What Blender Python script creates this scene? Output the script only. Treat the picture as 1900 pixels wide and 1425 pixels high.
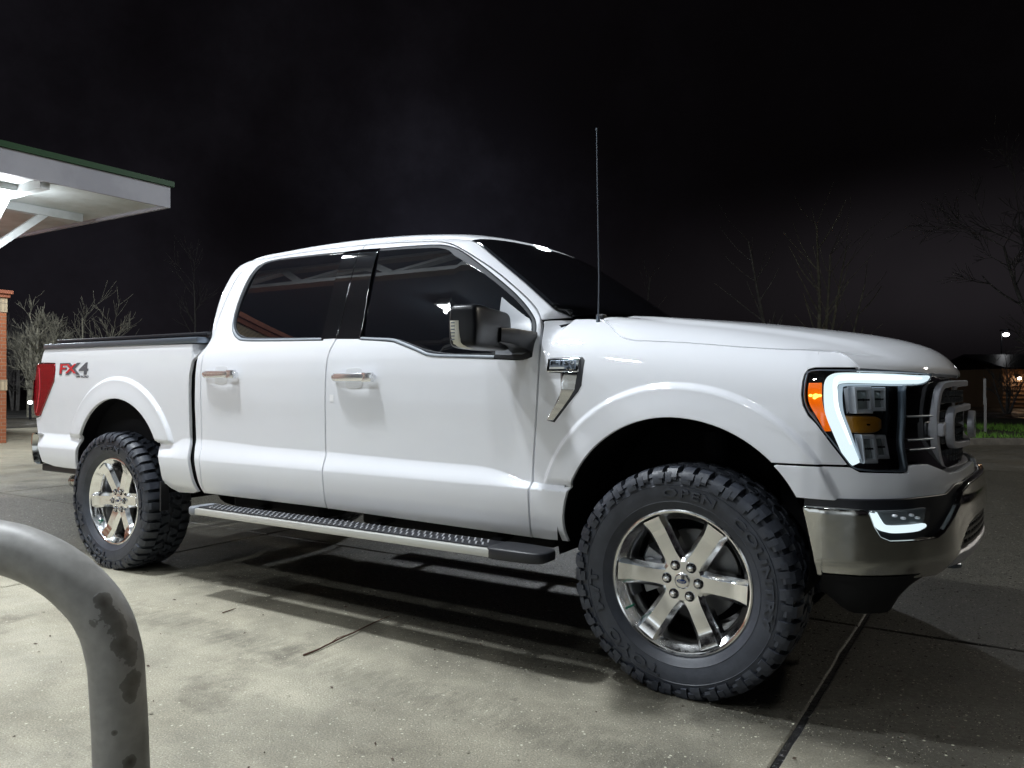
import bpy, bmesh, math, random
import numpy as np
from mathutils import Matrix, Vector
from mathutils.geometry import delaunay_2d_cdt
for o in list(bpy.data.objects): bpy.data.objects.remove(o, do_unlink=True)
C = bpy.context.scene.collection
PI = math.pi
# ------------------------------------------------------------------ camera
cam_d = bpy.data.cameras.new('camera'); cam = bpy.data.objects.new('camera', cam_d); C.objects.link(cam)
cam_d.sensor_width = 36; cam_d.lens = 36*1446/1900; cam_d.clip_start = .05; cam_d.clip_end = 2000
def _cam(x, y, z, yaw, pitch, roll):
    f = Vector((math.sin(yaw)*math.cos(pitch), math.cos(yaw)*math.cos(pitch), math.sin(pitch)))
    r = Vector((math.cos(yaw), -math.sin(yaw), 0)); u = r.cross(f)
    r2 = r*math.cos(roll)+u*math.sin(roll); u2 = u*math.cos(roll)-r*math.sin(roll)
    m = Matrix((r2, u2, -f)).transposed().to_4x4(); m.translation = (x, y, z); return m
cam.matrix_world = _cam(1.029, -3.7386, 1.1504, -.5672, .0005, .0016)
bpy.context.scene.camera = cam
# ------------------------------------------------------------------ world: low night cloud lit by the town
sc = bpy.context.scene
w = bpy.data.worlds.new('World'); sc.world = w; w.use_nodes = True
nt = w.node_tree; nt.nodes.clear()
out = nt.nodes.new('ShaderNodeOutputWorld'); bg = nt.nodes.new('ShaderNodeBackground'); nt.links.new(bg.outputs[0], out.inputs[0])
tc = nt.nodes.new('ShaderNodeTexCoord')
def wn(t, **k):
    n = nt.nodes.new(t)
    for a, b in k.items(): setattr(n, a, b)
    return n
L = nt.links.new
def W_(op, a, b=0.):
    n = wn('ShaderNodeMath', operation=op)
    for i, v in ((0, a), (1, b)):
        if hasattr(v, 'is_output'): L(v, n.inputs[i])
        else: n.inputs[i].default_value = v
    return n.outputs[0]
def WR(v, a, b, c, d, smooth=True):
    n = wn('ShaderNodeMapRange'); n.interpolation_type = 'SMOOTHSTEP' if smooth else 'LINEAR'; L(v, n.inputs[0])
    for i, q in enumerate((a, b, c, d)): n.inputs[i+1].default_value = q
    return n.outputs[0]
def WN(s, d, r=.6):
    n = wn('ShaderNodeTexNoise'); n.inputs['Scale'].default_value = s; n.inputs['Detail'].default_value = d; n.inputs['Roughness'].default_value = r; L(tc.outputs['Generated'], n.inputs['Vector']); return n.outputs[0]
sep = wn('ShaderNodeSeparateXYZ'); L(tc.outputs['Generated'], sep.inputs[0]); sx, sy, sz = sep.outputs
def WS(col, f):
    n = wn('ShaderNodeVectorMath', operation='SCALE'); n.inputs[0].default_value = col; L(f, n.inputs['Scale']); return n.outputs[0]
def WA(a, b):
    n = wn('ShaderNodeVectorMath', operation='ADD'); L(a, n.inputs[0]); L(b, n.inputs[1]); return n.outputs[0]
cloud = WR(WN(4.5, 7, .68), .34, .72, .65, 1.4); patch = WR(WN(1.6, 3), .38, .62, .45, 1.35)
left = W_('MULTIPLY', W_('MULTIPLY', cloud, patch), WR(sx, -.90, -.20, 1.0, .12))            # mist lit by the town, thicker to the left
low = W_('MULTIPLY', W_('MULTIPLY', WR(W_('SUBTRACT', sz, W_('MULTIPLY', sx, .10)), .125, .275, 1.0, 0.0), WR(sx, -.50, -.02, .12, 1.0)), W_('MULTIPLY', WR(WN(2.2, 4), .3, .7, .75, 1.2), WR(sz, .02, .10, .18, 1.0)))   # low haze bank to the right
dvec = wn('ShaderNodeVectorMath', operation='DISTANCE'); L(tc.outputs['Generated'], dvec.inputs[0]); dvec.inputs[1].default_value = (-.60, .78, .17)
glow = W_('MULTIPLY', W_('POWER', WR(dvec.outputs['Value'], .0, .26, 1.0, 0.0, False), 2.2), cloud)   # mist above the roof
basev = wn('ShaderNodeVectorMath', operation='ADD'); basev.inputs[0].default_value = (.0011, .0008, .0009)
L(WA(WA(WS((.0044, .0041, .0055), left), WS((.0150, .0132, .0152), low)), WS((.016, .0165, .024), glow)), basev.inputs[1])
L(basev.outputs[0], bg.inputs[0]); bg.inputs[1].default_value = 1.0
# ------------------------------------------------------------------ exposure
sc.view_settings.view_transform = 'Standard'; sc.view_settings.look = 'None'
sc.view_settings.exposure = -.10; sc.view_settings.gamma = 1
# ------------------------------------------------------------------ lamps (night: canopy lamps, plus unseen yard lights added for ground and trees)
def area(name, loc, power, size, col, to=None, spread=None):
    d = bpy.data.lights.new(name, 'AREA'); d.energy = power; d.shape = 'SQUARE'; d.size = size; d.color = col
    if spread: d.spread = spread
    o = bpy.data.objects.new(name, d); C.objects.link(o); o.location = loc
    if to is not None: o.rotation_euler = (Vector(to)-Vector(loc)).to_track_quat('-Z', 'Y').to_euler()
    return o
COOL = (.90, .955, 1.0); WARM = (1.0, .97, .80)
NEAR_LAMPS = [(-3.45, -2.15, 620, COOL), (-7.5, -2.15, 230, COOL), (-3.45, -7.05, 235, COOL), (.6, -7.05, 80, COOL), (-7.5, -7.05, 230, COOL)]
ZLAMP = 7.45
for x, y, p, c in NEAR_LAMPS:
    area('canopy_lamp_light', (x, y, ZLAMP-.02), p, .46, c)
    d = bpy.data.lights.new('canopy_lamp_glow', 'POINT'); d.energy = p*.22; d.shadow_soft_size = .12; d.color = c; o = bpy.data.objects.new('canopy_lamp_glow', d); C.objects.link(o); o.location = (x, y, ZLAMP-.16)
for x, y, p in ((-13.5, 2.9, 120), (-13.5, -1.6, 80), (-18.2, 2.9, 90)): 
    area('far_canopy_lamp_light', (x, y, 4.36), p, .34, COOL)
    d = bpy.data.lights.new('far_canopy_lamp_glow', 'POINT'); d.energy = p*.5; d.shadow_soft_size = .10; d.color = COOL; o = bpy.data.objects.new('far_canopy_lamp_glow', d); C.objects.link(o); o.location = (x, y, 4.22)
area('unseen_yard_light', (-7.0, 12.6, 7.4), 520, .4, COOL, (-7.5, 6, 0))
area('unseen_yard_light', (9.0, 13.0, 7.4), 480, .4, (1, .93, .80), (5, 7, 0))
area('unseen_yard_light', (-23.0, 5.2, 6.6), 600, .3, (.93, .96, 1.0), (-27.5, 11, 1.5))  # added out of view to brighten the bare trees at the left
# ------------------------------------------------------------------ helpers
class MB:
    def __init__(s): s.v = []; s.f = []
    def add(s, vs, fs):
        n = len(s.v); s.v += [tuple(map(float, p)) for p in vs]; s.f += [tuple(i+n for i in f) for f in fs]; return s
    def box(s, x0, x1, y0, y1, z0, z1, b=0):
        if b <= 0:
            vs = [(x, y, z) for x in (x0, x1) for y in (y0, y1) for z in (z0, z1)]
            return s.add(vs, [(0, 1, 3, 2), (4, 6, 7, 5), (0, 4, 5, 1), (2, 3, 7, 6), (0, 2, 6, 4), (1, 5, 7, 3)])
        bm = bmesh.new(); bmesh.ops.create_cube(bm, size=1)
        for v in bm.verts: v.co = Vector(((x0+x1)/2+v.co.x*(x1-x0), (y0+y1)/2+v.co.y*(y1-y0), (z0+z1)/2+v.co.z*(z1-z0)))
        bmesh.ops.bevel(bm, geom=bm.edges[:]+bm.verts[:], offset=b, segments=2, affect='EDGES', profile=.5)
        bm.verts.index_update(); s.add([v.co[:] for v in bm.verts], [[v.index for v in f.verts] for f in bm.faces]); bm.free(); return s
    def obox(s, a, b, w, h, bev=0):            # a bar of w x h from point a to point b
        a, b = Vector(a), Vector(b); d = (b-a); L = d.length; t = MB().box(-w/2, w/2, -h/2, h/2, 0, L, bev)
        q = d.to_track_quat('Z', 'Y').to_matrix(); return s.add([(q @ Vector(v))+a for v in t.v], t.f)
    def grid(s, P, closed_u=False, closed_v=False):
        P = np.asarray(P); n, m = P.shape[:2]; fs = []
        for i in range(n-(0 if closed_u else 1)):
            for j in range(m-(0 if closed_v else 1)):
                a, b = i, (i+1) % n; c, d = j, (j+1) % m
                fs.append((a*m+c, b*m+c, b*m+d, a*m+d))
        return s.add(P.reshape(-1, 3), fs)
    def tube(s, pts, r, n=6, cap=True):
        pts = [Vector(p) for p in pts]; rs = r if hasattr(r, '__len__') else [r]*len(pts); rings = []; up = None
        for i, p in enumerate(pts):
            t = (pts[min(i+1, len(pts)-1)]-pts[max(i-1, 0)]).normalized()
            if up is None: up = t.orthogonal().normalized()
            up = (up-t*up.dot(t)).normalized(); sd = t.cross(up)
            rings.append([p+(up*math.cos(2*PI*k/n)+sd*math.sin(2*PI*k/n))*rs[i] for k in range(n)])
        n0 = len(s.v); s.grid(np.array([[tuple(q) for q in rr] for rr in rings]), False, True)
        if cap: s.f += [tuple(n0+k for k in range(n))[::-1], tuple(n0+(len(pts)-1)*n+k for k in range(n))]
        return s
    def ring(s, prof, c, n=64, ax='y', a0=0, a1=2*PI):   # prof: (radius, along axis); axis through c
        full = abs(a1-a0-2*PI) < 1e-6; P = []
        for k in range(n if full else n+1):
            a = a0+(a1-a0)*k/n; row = []
            for r, h in prof:
                if ax == 'y': row.append((c[0]+r*math.sin(a), c[1]+h, c[2]+r*math.cos(a)))
                else: row.append((c[0]+r*math.cos(a), c[1]+r*math.sin(a), c[2]+h))
            P.append(row)
        return s.grid(np.array(P), full, False)
    def prism(s, poly, fn, d0, d1):             # poly extruded between depth d0 and d1; fn(point, depth) -> xyz
        n = len(poly); vs = [fn(p, d0) for p in poly]+[fn(p, d1) for p in poly]
        fs = [tuple(range(n)), tuple(range(2*n-1, n-1, -1))]+[(i, n+i, n+(i+1) % n, (i+1) % n) for i in range(n)]
        return s.add(vs, fs)
    def mirror(s):
        m = MB(); m.v = [(x, -y, z) for x, y, z in s.v]; m.f = [tuple(reversed(f)) for f in s.f]; return m
    def build(s, name, mat, parent=None, smooth=False, normals=None, recalc=True, bevel=0, label=None, local=False):
        me = bpy.data.meshes.new(name); me.from_pydata(s.v, [], s.f)
        if normals is None and recalc:
            bm = bmesh.new(); bm.from_mesh(me); bmesh.ops.recalc_face_normals(bm, faces=bm.faces[:])
            if bevel: bmesh.ops.bevel(bm, geom=[e for e in bm.edges if len(e.link_faces) == 2 and e.calc_face_angle(0) > .5], offset=bevel, segments=2, affect='EDGES', profile=.5)
            bm.to_mesh(me); bm.free()
        if smooth is True or normals is not None: me.shade_smooth()
        elif smooth:
            me.shade_smooth(); me.set_sharp_from_angle(angle=math.radians(smooth))
        if normals is not None: me.normals_split_custom_set_from_vertices([tuple(n) for n in normals])
        me.materials.append(mat); o = bpy.data.objects.new(name, me); C.objects.link(o)
        if parent is not None:
            o.parent = parent
            if not local and parent.parent is None: o.matrix_parent_inverse = Matrix.Translation(-parent.location)
        if label: o['label'] = label
        return o
def thing(name, label, cat, loc=(0, 0, 0), group=None):
    o = bpy.data.objects.new(name, None); o.empty_display_size = .1; C.objects.link(o); o.location = loc
    o['label'] = label; o['category'] = cat
    if group: o['group'] = group
    return o
def tag(o, label, cat, group=None):
    o['label'] = label; o['category'] = cat
    if group: o['group'] = group
    return o
def struct(o, kind='structure'): o['kind'] = kind; return o
# ------------------------------------------------------------------ materials
def mat(name, col, rough=.5, metal=0., coat=0., coat_r=.03, spec=.5, emit=None, es=0., bump=None, noise=None, ior=1.5, rnoise=None):
    m = bpy.data.materials.new(name); m.use_nodes = True; n = m.node_tree.nodes; L = m.node_tree.links; b = n['Principled BSDF']
    b.inputs['Base Color'].default_value = (*col, 1); b.inputs['Roughness'].default_value = rough; b.inputs['Metallic'].default_value = metal
    b.inputs['Coat Weight'].default_value = coat; b.inputs['Coat Roughness'].default_value = coat_r; b.inputs['Specular IOR Level'].default_value = spec
    b.inputs['IOR'].default_value = ior
    if emit: b.inputs['Emission Color'].default_value = (*emit, 1); b.inputs['Emission Strength'].default_value = es
    t = None
    if bump or noise or rnoise: t = n.new('ShaderNodeTexCoord')
    if bump:
        sc_, st, di = bump; x = n.new('ShaderNodeTexNoise'); x.inputs['Scale'].default_value = sc_; x.inputs['Detail'].default_value = 4
        L.new(t.outputs['Object'], x.inputs['Vector']); bb = n.new('ShaderNodeBump'); bb.inputs['Strength'].default_value = st; bb.inputs['Distance'].default_value = di
        L.new(x.outputs[0], bb.inputs['Height']); L.new(bb.outputs[0], b.inputs['Normal'])
        if coat and st < .3: L.new(bb.outputs[0], b.inputs['Coat Normal'])
    if noise:
        sc_, c2, lo, hi = noise; x = n.new('ShaderNodeTexNoise'); x.inputs['Scale'].default_value = sc_; x.inputs['Detail'].default_value = 6; x.inputs['Roughness'].default_value = .65
        L.new(t.outputs['Object'], x.inputs['Vector']); r = n.new('ShaderNodeValToRGB'); L.new(x.outputs[0], r.inputs[0])
        r.color_ramp.elements[0].position = lo; r.color_ramp.elements[0].color = (*col, 1); r.color_ramp.elements[1].position = hi; r.color_ramp.elements[1].color = (*c2, 1)
        L.new(r.outputs[0], b.inputs['Base Color'])
    if rnoise:
        sc_, r0, r1 = rnoise; x = n.new('ShaderNodeTexNoise'); x.inputs['Scale'].default_value = sc_; x.inputs['Detail'].default_value = 5
        L.new(t.outputs['Object'], x.inputs['Vector']); q = n.new('ShaderNodeMapRange'); q.inputs[1].default_value = .35; q.inputs[2].default_value = .65; q.inputs[3].default_value = r0; q.inputs[4].default_value = r1
        L.new(x.outputs[0], q.inputs[0]); L.new(q.outputs[0], b.inputs['Roughness'])
    return m
def emis(name, col, s):
    m = bpy.data.materials.new(name); m.use_nodes = True; n = m.node_tree.nodes; n.clear(); o = n.new('ShaderNodeOutputMaterial'); e_ = n.new('ShaderNodeEmission')
    e_.inputs[0].default_value = (*col, 1); e_.inputs[1].default_value = s; m.node_tree.links.new(e_.outputs[0], o.inputs[0]); return m
PAINT = mat('white_paint', (.745, .757, .795), .62, spec=.25, coat=1.0, coat_r=.025, bump=(9, .035, .004))
CHROME = mat('chrome', (.82, .82, .83), .05, 1.0, rnoise=(60, .03, .09))
WHCH = mat('wheel_chrome', (.90, .90, .90), .15, 1.0, rnoise=(40, .10, .20))
CHROME_D = mat('bumper_chrome', (.52, .52, .50), .10, 1.0, rnoise=(30, .06, .22), bump=(120, .04, .001))
WETCHROME = mat('wet_satin_chrome', (.60, .61, .67), .34, .6, bump=(260, .55, .004))
SEAL = mat('black_seal', (.018, .021, .027), .6, spec=.3)
MIRB = mat('mirror_black', (.007, .0075, .010), .34, spec=.32, bump=(500, .12, .001))
HCH = mat('handle_chrome', (.86, .87, .90), .20, .85)
DAM = mat('dam_plastic', (.008, .008, .009), .75, spec=.25)
SATIN = mat('satin_trim', (.16, .19, .23), .33, .6, spec=.5)
BLACKP = mat('black_plastic', (.011, .012, .016), .42, bump=(400, .15, .001))
BLACKM = mat('black_matte', (.005, .005, .006), .9, spec=.15)
GLOSSB = mat('piano_black', (.004, .004, .005), .04, coat=.6)
GLASS = mat('tinted_glass', (.003, .003, .0045), .012, spec=.62, bump=(1.6, .02, .01))
WSGLASS = mat('windscreen_glass', (.004, .004, .005), .03, spec=.35)
RUBBER = mat('tyre_rubber', (.032, .036, .047), .45, spec=.45, bump=(90, .25, .002), noise=(14, (.052, .058, .072), .40, .72))
GREYP = mat('grey_plastic', (.20, .215, .24), .40, spec=.5)
ALU = mat('brushed_step', (.52, .52, .49), .36, .35, rnoise=(20, .3, .45))
CAST = mat('cast_metal', (.30, .30, .30), .5, .7)
DISC = mat('brake_steel', (.20, .20, .20), .4, .9)
REDL = mat('red_lens', (.22, .002, .008), .12, coat=1.0, spec=.5)
REDD = mat('dark_red_lens', (.12, .001, .004), .12, coat=1.0)
BADGER = mat('red_decal', (.62, .02, .03), .35, coat=.5)
BADGEG = mat('grey_decal', (.10, .11, .13), .35, coat=.5)
BADGEK = mat('black_decal', (.02, .02, .03), .35, coat=.5)
BLUEB = mat('emblem_blue', (.01, .03, .12), .15, coat=1.0)
LEDW = emis('led_white', (.78, .94, 1.0), 1.15); LEDC = emis('led_core', (.90, .99, 1.0), 1.7)
LEDW2 = emis('led_soft', (.62, .80, .95), .62)
AMB = mat('amber_lens', (.75, .16, .0), .2, coat=1.0, emit=(1.0, .16, .0), es=.55)
AMBHOT = emis('amber_bulb', (1.0, .72, .10), 3.0)
AMBD = mat('amber_reflector', (.38, .16, .01), .3, coat=.6)
SILV = mat('projector_silver', (.72, .73, .77), .28, .35)
LENSG = mat('projector_glass', (.20, .23, .23), .10, coat=1.0)
def clear(name, ir, tr=.06):
    m = bpy.data.materials.new(name); m.use_nodes = True; n = m.node_tree.nodes; L = m.node_tree.links; n.clear()
    o = n.new('ShaderNodeOutputMaterial'); t = n.new('ShaderNodeBsdfTransparent'); g = n.new('ShaderNodeBsdfGlossy'); g.inputs['Roughness'].default_value = .02
    f = n.new('ShaderNodeFresnel'); f.inputs[0].default_value = ir; x = n.new('ShaderNodeMixShader'); L.new(f.outputs[0], x.inputs[0]); L.new(t.outputs[0], x.inputs[1]); L.new(g.outputs[0], x.inputs[2]); L.new(x.outputs[0], o.inputs[0]); return m
LENS = clear('clear_lens', 1.45)
# ---- truck body surfaces (metres; x forward from the front axle, y sideways, z up) ----
def hermite(xs, ys):
    xs=np.asarray(xs,float); ys=np.asarray(ys,float)
    h=np.diff(xs); d=np.diff(ys)/h
    m=np.zeros_like(ys); m[0]=d[0]; m[-1]=d[-1]
    for i in range(1,len(xs)-1):
        m[i]=0 if d[i-1]*d[i]<=0 else 2*d[i-1]*d[i]/(d[i-1]+d[i])
    def f(x):
        x=np.clip(np.asarray(x,float),xs[0],xs[-1]); i=np.clip(np.searchsorted(xs,x)-1,0,len(xs)-2)
        t=(x-xs[i])/h[i]
        return ((2*t**3-3*t**2+1)*ys[i]+(t**3-2*t**2+t)*h[i]*m[i]+(-2*t**3+3*t**2)*ys[i+1]+(t**3-t**2)*h[i]*m[i+1])
    return f
def sst(x,a,b):
    t=np.clip((np.asarray(x,float)-a)/(b-a),0,1); return t*t*(3-2*t)
UP=hermite([.48,.52,.56,.62,.70,.80,.95,1.08,1.18,1.26,1.32,1.385,1.42,1.5,1.6,1.7,1.8,1.86,1.95],
           [.855,.893,.920,.940,.949,.951,.955,.959,.958,.952,.940,.917,.902,.874,.842,.808,.772,.750,.715])
UPF=hermite([.48,.52,.56,.62,.70,.80,.95,1.08,1.18,1.5],[.87,.90,.925,.942,.950,.953,.957,.960,.960,.955])
UPB=hermite([.48,.52,.56,.62,.70,.80,.95,1.08,1.18,1.28,1.36,1.40],[.86,.89,.920,.940,.949,.951,.955,.959,.960,.957,.952,.940])
ZC=hermite([-4.7,-3.25,-3.12,-2.98,-2.8,-2.263,-1.845,-1.219,-.95,-.86,-.78,-.66,-.5,.9],
           [.812,.800,.795,.833,.833,.815,.810,.797,.794,.788,.772,.742,.738,.738])
ZS=hermite([-.62,-.44,-.284,-.049,.167,.417,.55,.65],[1.44,1.43,1.415,1.39,1.366,1.336,1.318,1.30])
def gout(pts,n=10):                       # smooth dense open polyline
    p=np.array(pts,float); o=[]
    for i in range(len(p)-1):
        a=p[max(i-1,0)];b=p[i];c=p[i+1];d=p[min(i+2,len(p)-1)]
        for k in range(n):
            t=k/n; o.append(.5*((2*b)+(c-a)*t+(2*a-5*b+4*c-d)*t*t+(3*b-a-3*c+d)*t**3))
    o.append(p[-1]); return np.array(o)
# outline of the glasshouse seen from the side: back edge, roof edge, windscreen edge
GH=gout([(-2.885,1.30),(-2.90,1.38),(-2.925,1.45),(-2.938,1.56),(-2.935,1.68),(-2.905,1.79),(-2.865,1.856),(-2.81,1.890),(-2.72,1.902),(-2.58,1.905),(-2.36,1.912),(-2.08,1.914),(-1.83,1.909),(-1.6,1.898),(-1.38,1.880),(-1.26,1.865),(-1.155,1.842),(-1.05,1.774),(-.95,1.703),(-.80,1.597),(-.61,1.452),(-.44,1.32)],8)
def pdist(x,z,L):
    x=np.asarray(x,float); z=np.asarray(z,float); best=np.full(x.shape,9.)
    for (ax,az),(bx,bz) in zip(L[:-1],L[1:]):
        dx,dz=bx-ax,bz-az; t=np.clip(((x-ax)*dx+(z-az)*dz)/(dx*dx+dz*dz+1e-12),0,1)
        best=np.minimum(best,np.hypot(x-ax-t*dx,z-az-t*dz))
    return best
def arch_dist(x,z,cx,cz,rx,rz):
    # radial measure: metres outside the wheel opening ellipse
    a=np.hypot((x-cx)/rx,(z-cz)/rz); return (a-1)*np.hypot(x-cx,z-cz)/np.maximum(a,1e-6)
def flare(x,z,cx,cz,rx,rz,w,zlo):
    d=arch_dist(x,z,cx,cz,rx,rz)
    f=.020*(1-sst(d,w-.018,w+.004))+.008*(1-sst(d,.0,w-.02))
    return f*sst(z,zlo-.01,zlo+.02)
def S(x,z):
    """half width of the body side"""
    x=np.asarray(x,float); z=np.asarray(z,float)
    bed=(1-sst(x,-2.925,-2.905))*(1-sst(z,1.405,1.415)); fr=sst(x,-.66,-.58)
    up=UP(z)*(1-bed)*(1-fr)+UPB(z)*bed+UPF(z)*fr
    zc=ZC(x); t=np.clip((zc-z)/(zc-.722),0,1); t=t+.0*t
    amp=.032
    up=up+amp*(t*t*(3-2*t)*.35+t*.65)
    # shoulder of front wing rolls over to the bonnet
    zs=ZS(x); roll=.235*np.exp(-np.maximum(zs-z,0)/.0836); up=up-fr*roll
    # glasshouse edges roll in
    g=(x>-2.96)*(1-bed)*(1-sst(x,-.60,-.56))*sst(z,1.30,1.44)
    e=pdist(x,z,GH) if x.ndim else pdist(x[None],z[None],GH)[0]
    up=up-g*(.085*np.exp(-e/.030)+.03*np.exp(-e/.10))
    up=up+flare(x,z,-.03,.56,np.where(x<-.03,.46,.50),.465,.130,.742)+flare(x,z,-3.655,.60,.462,.457,.135,.80)
    return up
CP=gout([(.20,-.98),(.30,-.98),(.40,-.979),(.46,-.976),(.52,-.962),(.61,-.905),(.685,-.81),(.735,-.72),(.775,-.64),(.805,-.56),(.84,-.42),(.864,-.2),(.872,0),(.864,.2),(.84,.42)],10)
_cu=np.concatenate([[0],np.cumsum(np.hypot(*np.diff(CP,axis=0).T))])+.20
def plan(u):
    """plan curve of the lower body: straight along the side, round the corner, across the nose"""
    u=np.asarray(u,float)
    x=np.where(u<.20,u,np.interp(u,_cu,CP[:,0])); y=np.where(u<.20,-.98,np.interp(u,_cu,CP[:,1]))
    e=.012; x2=np.interp(u+e,_cu,CP[:,0]);x1=np.interp(u-e,_cu,CP[:,0]);y2=np.interp(u+e,_cu,CP[:,1]);y1=np.interp(u-e,_cu,CP[:,1])
    tx,ty=x2-x1,y2-y1; s=(u<.20-e); tx=np.where(s,1,tx); ty=np.where(s,0,ty); n=np.hypot(tx,ty)
    return x,y,ty/n,-tx/n
def W(u,z,o=0.):
    """wrapped body skin: side, wings and nose"""
    u=np.asarray(u,float); z=np.asarray(z,float)
    x,y,nx,ny=plan(u); f=sst(u,.45,.85)
    off=S(np.minimum(u,.62),z)-.98
    fro=.045*(1-sst(z,.80,.98))-.02*sst(z,1.15,1.3)
    off=off*(1-f)+fro*f+o
    return np.stack([x+nx*off,y+ny*off,z+0*x],-1)
def BW(u,z,o=0.):
    """front bumper skin"""
    u=np.asarray(u,float); z=np.asarray(z,float)
    x,y,nx,ny=plan(u); f=sst(u,.40,.80)
    off=-.004+.083*f -.022*(1-sst(z,.49,.565)) - .008*sst(z,.727,.76)+.004+o
    return np.stack([x+nx*off,y+ny*off,z+0*x],-1)
# ------------------------------------------------------------------ skin panels
def resample(P, step):
    P = np.array(P, float); out = []
    for i in range(len(P)):
        a, b = P[i], P[(i+1) % len(P)]; n = max(1, int(np.hypot(*(b-a))/step))
        for k in range(n): out.append(a+(b-a)*k/n)
    return np.array(out)
def smoothloop(P, it=1, keep=.8):               # round every corner gentler than `keep` (cos)
    P = np.array(P, float)
    for _ in range(it):
        out = []
        n = len(P)
        for i in range(n):
            a, b, c = P[i-1], P[i], P[(i+1) % n]; u = (b-a)/max(np.hypot(*(b-a)), 1e-9); v = (c-b)/max(np.hypot(*(c-b)), 1e-9)
            if u @ v < keep: out.append(b)
            else: out += [b-(b-a)*.25, b+(c-b)*.25]
        P = np.array(out)
    return P
def area2(P): x, y = P[:, 0], P[:, 1]; return .5*float((x*np.roll(y, -1)-y*np.roll(x, -1)).sum())
def inset(P, d):                               # positive d moves towards the inside of the loop
    s = 1 if area2(P) > 0 else -1
    a = np.roll(P, 1, 0); b = np.roll(P, -1, 0); t1 = P-a; t2 = b-P
    t1 /= np.maximum(np.hypot(*t1.T), 1e-9)[:, None]; t2 /= np.maximum(np.hypot(*t2.T), 1e-9)[:, None]
    n1 = np.stack([-t1[:, 1], t1[:, 0]], 1)*s; n2 = np.stack([-t2[:, 1], t2[:, 0]], 1)*s
    n = n1+n2; L = np.maximum(np.hypot(*n.T), .5); n = n/L[:, None]; c = np.clip((n*n1).sum(1), .5, 1)
    return P+n*(d/c)[:, None], n
def inpoly(X, P):
    x, y = X[:, 0], X[:, 1]; r = np.zeros(len(X), bool); n = len(P)
    for i in range(n):
        x1, y1 = P[i]; x2, y2 = P[(i+1) % n]
        if y1 == y2: continue
        c = ((y1 > y) != (y2 > y)) & (x < (x2-x1)*(y-y1)/(y2-y1)+x1); r ^= c
    return r
def nrm(F, u, z, o):
    e = 2e-3; a = F(u+e, z, o)-F(u-e, z, o); b = F(u, z+e, o)-F(u, z-e, o); n = np.cross(a, b); return n/np.linalg.norm(n, axis=1)[:, None]
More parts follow.
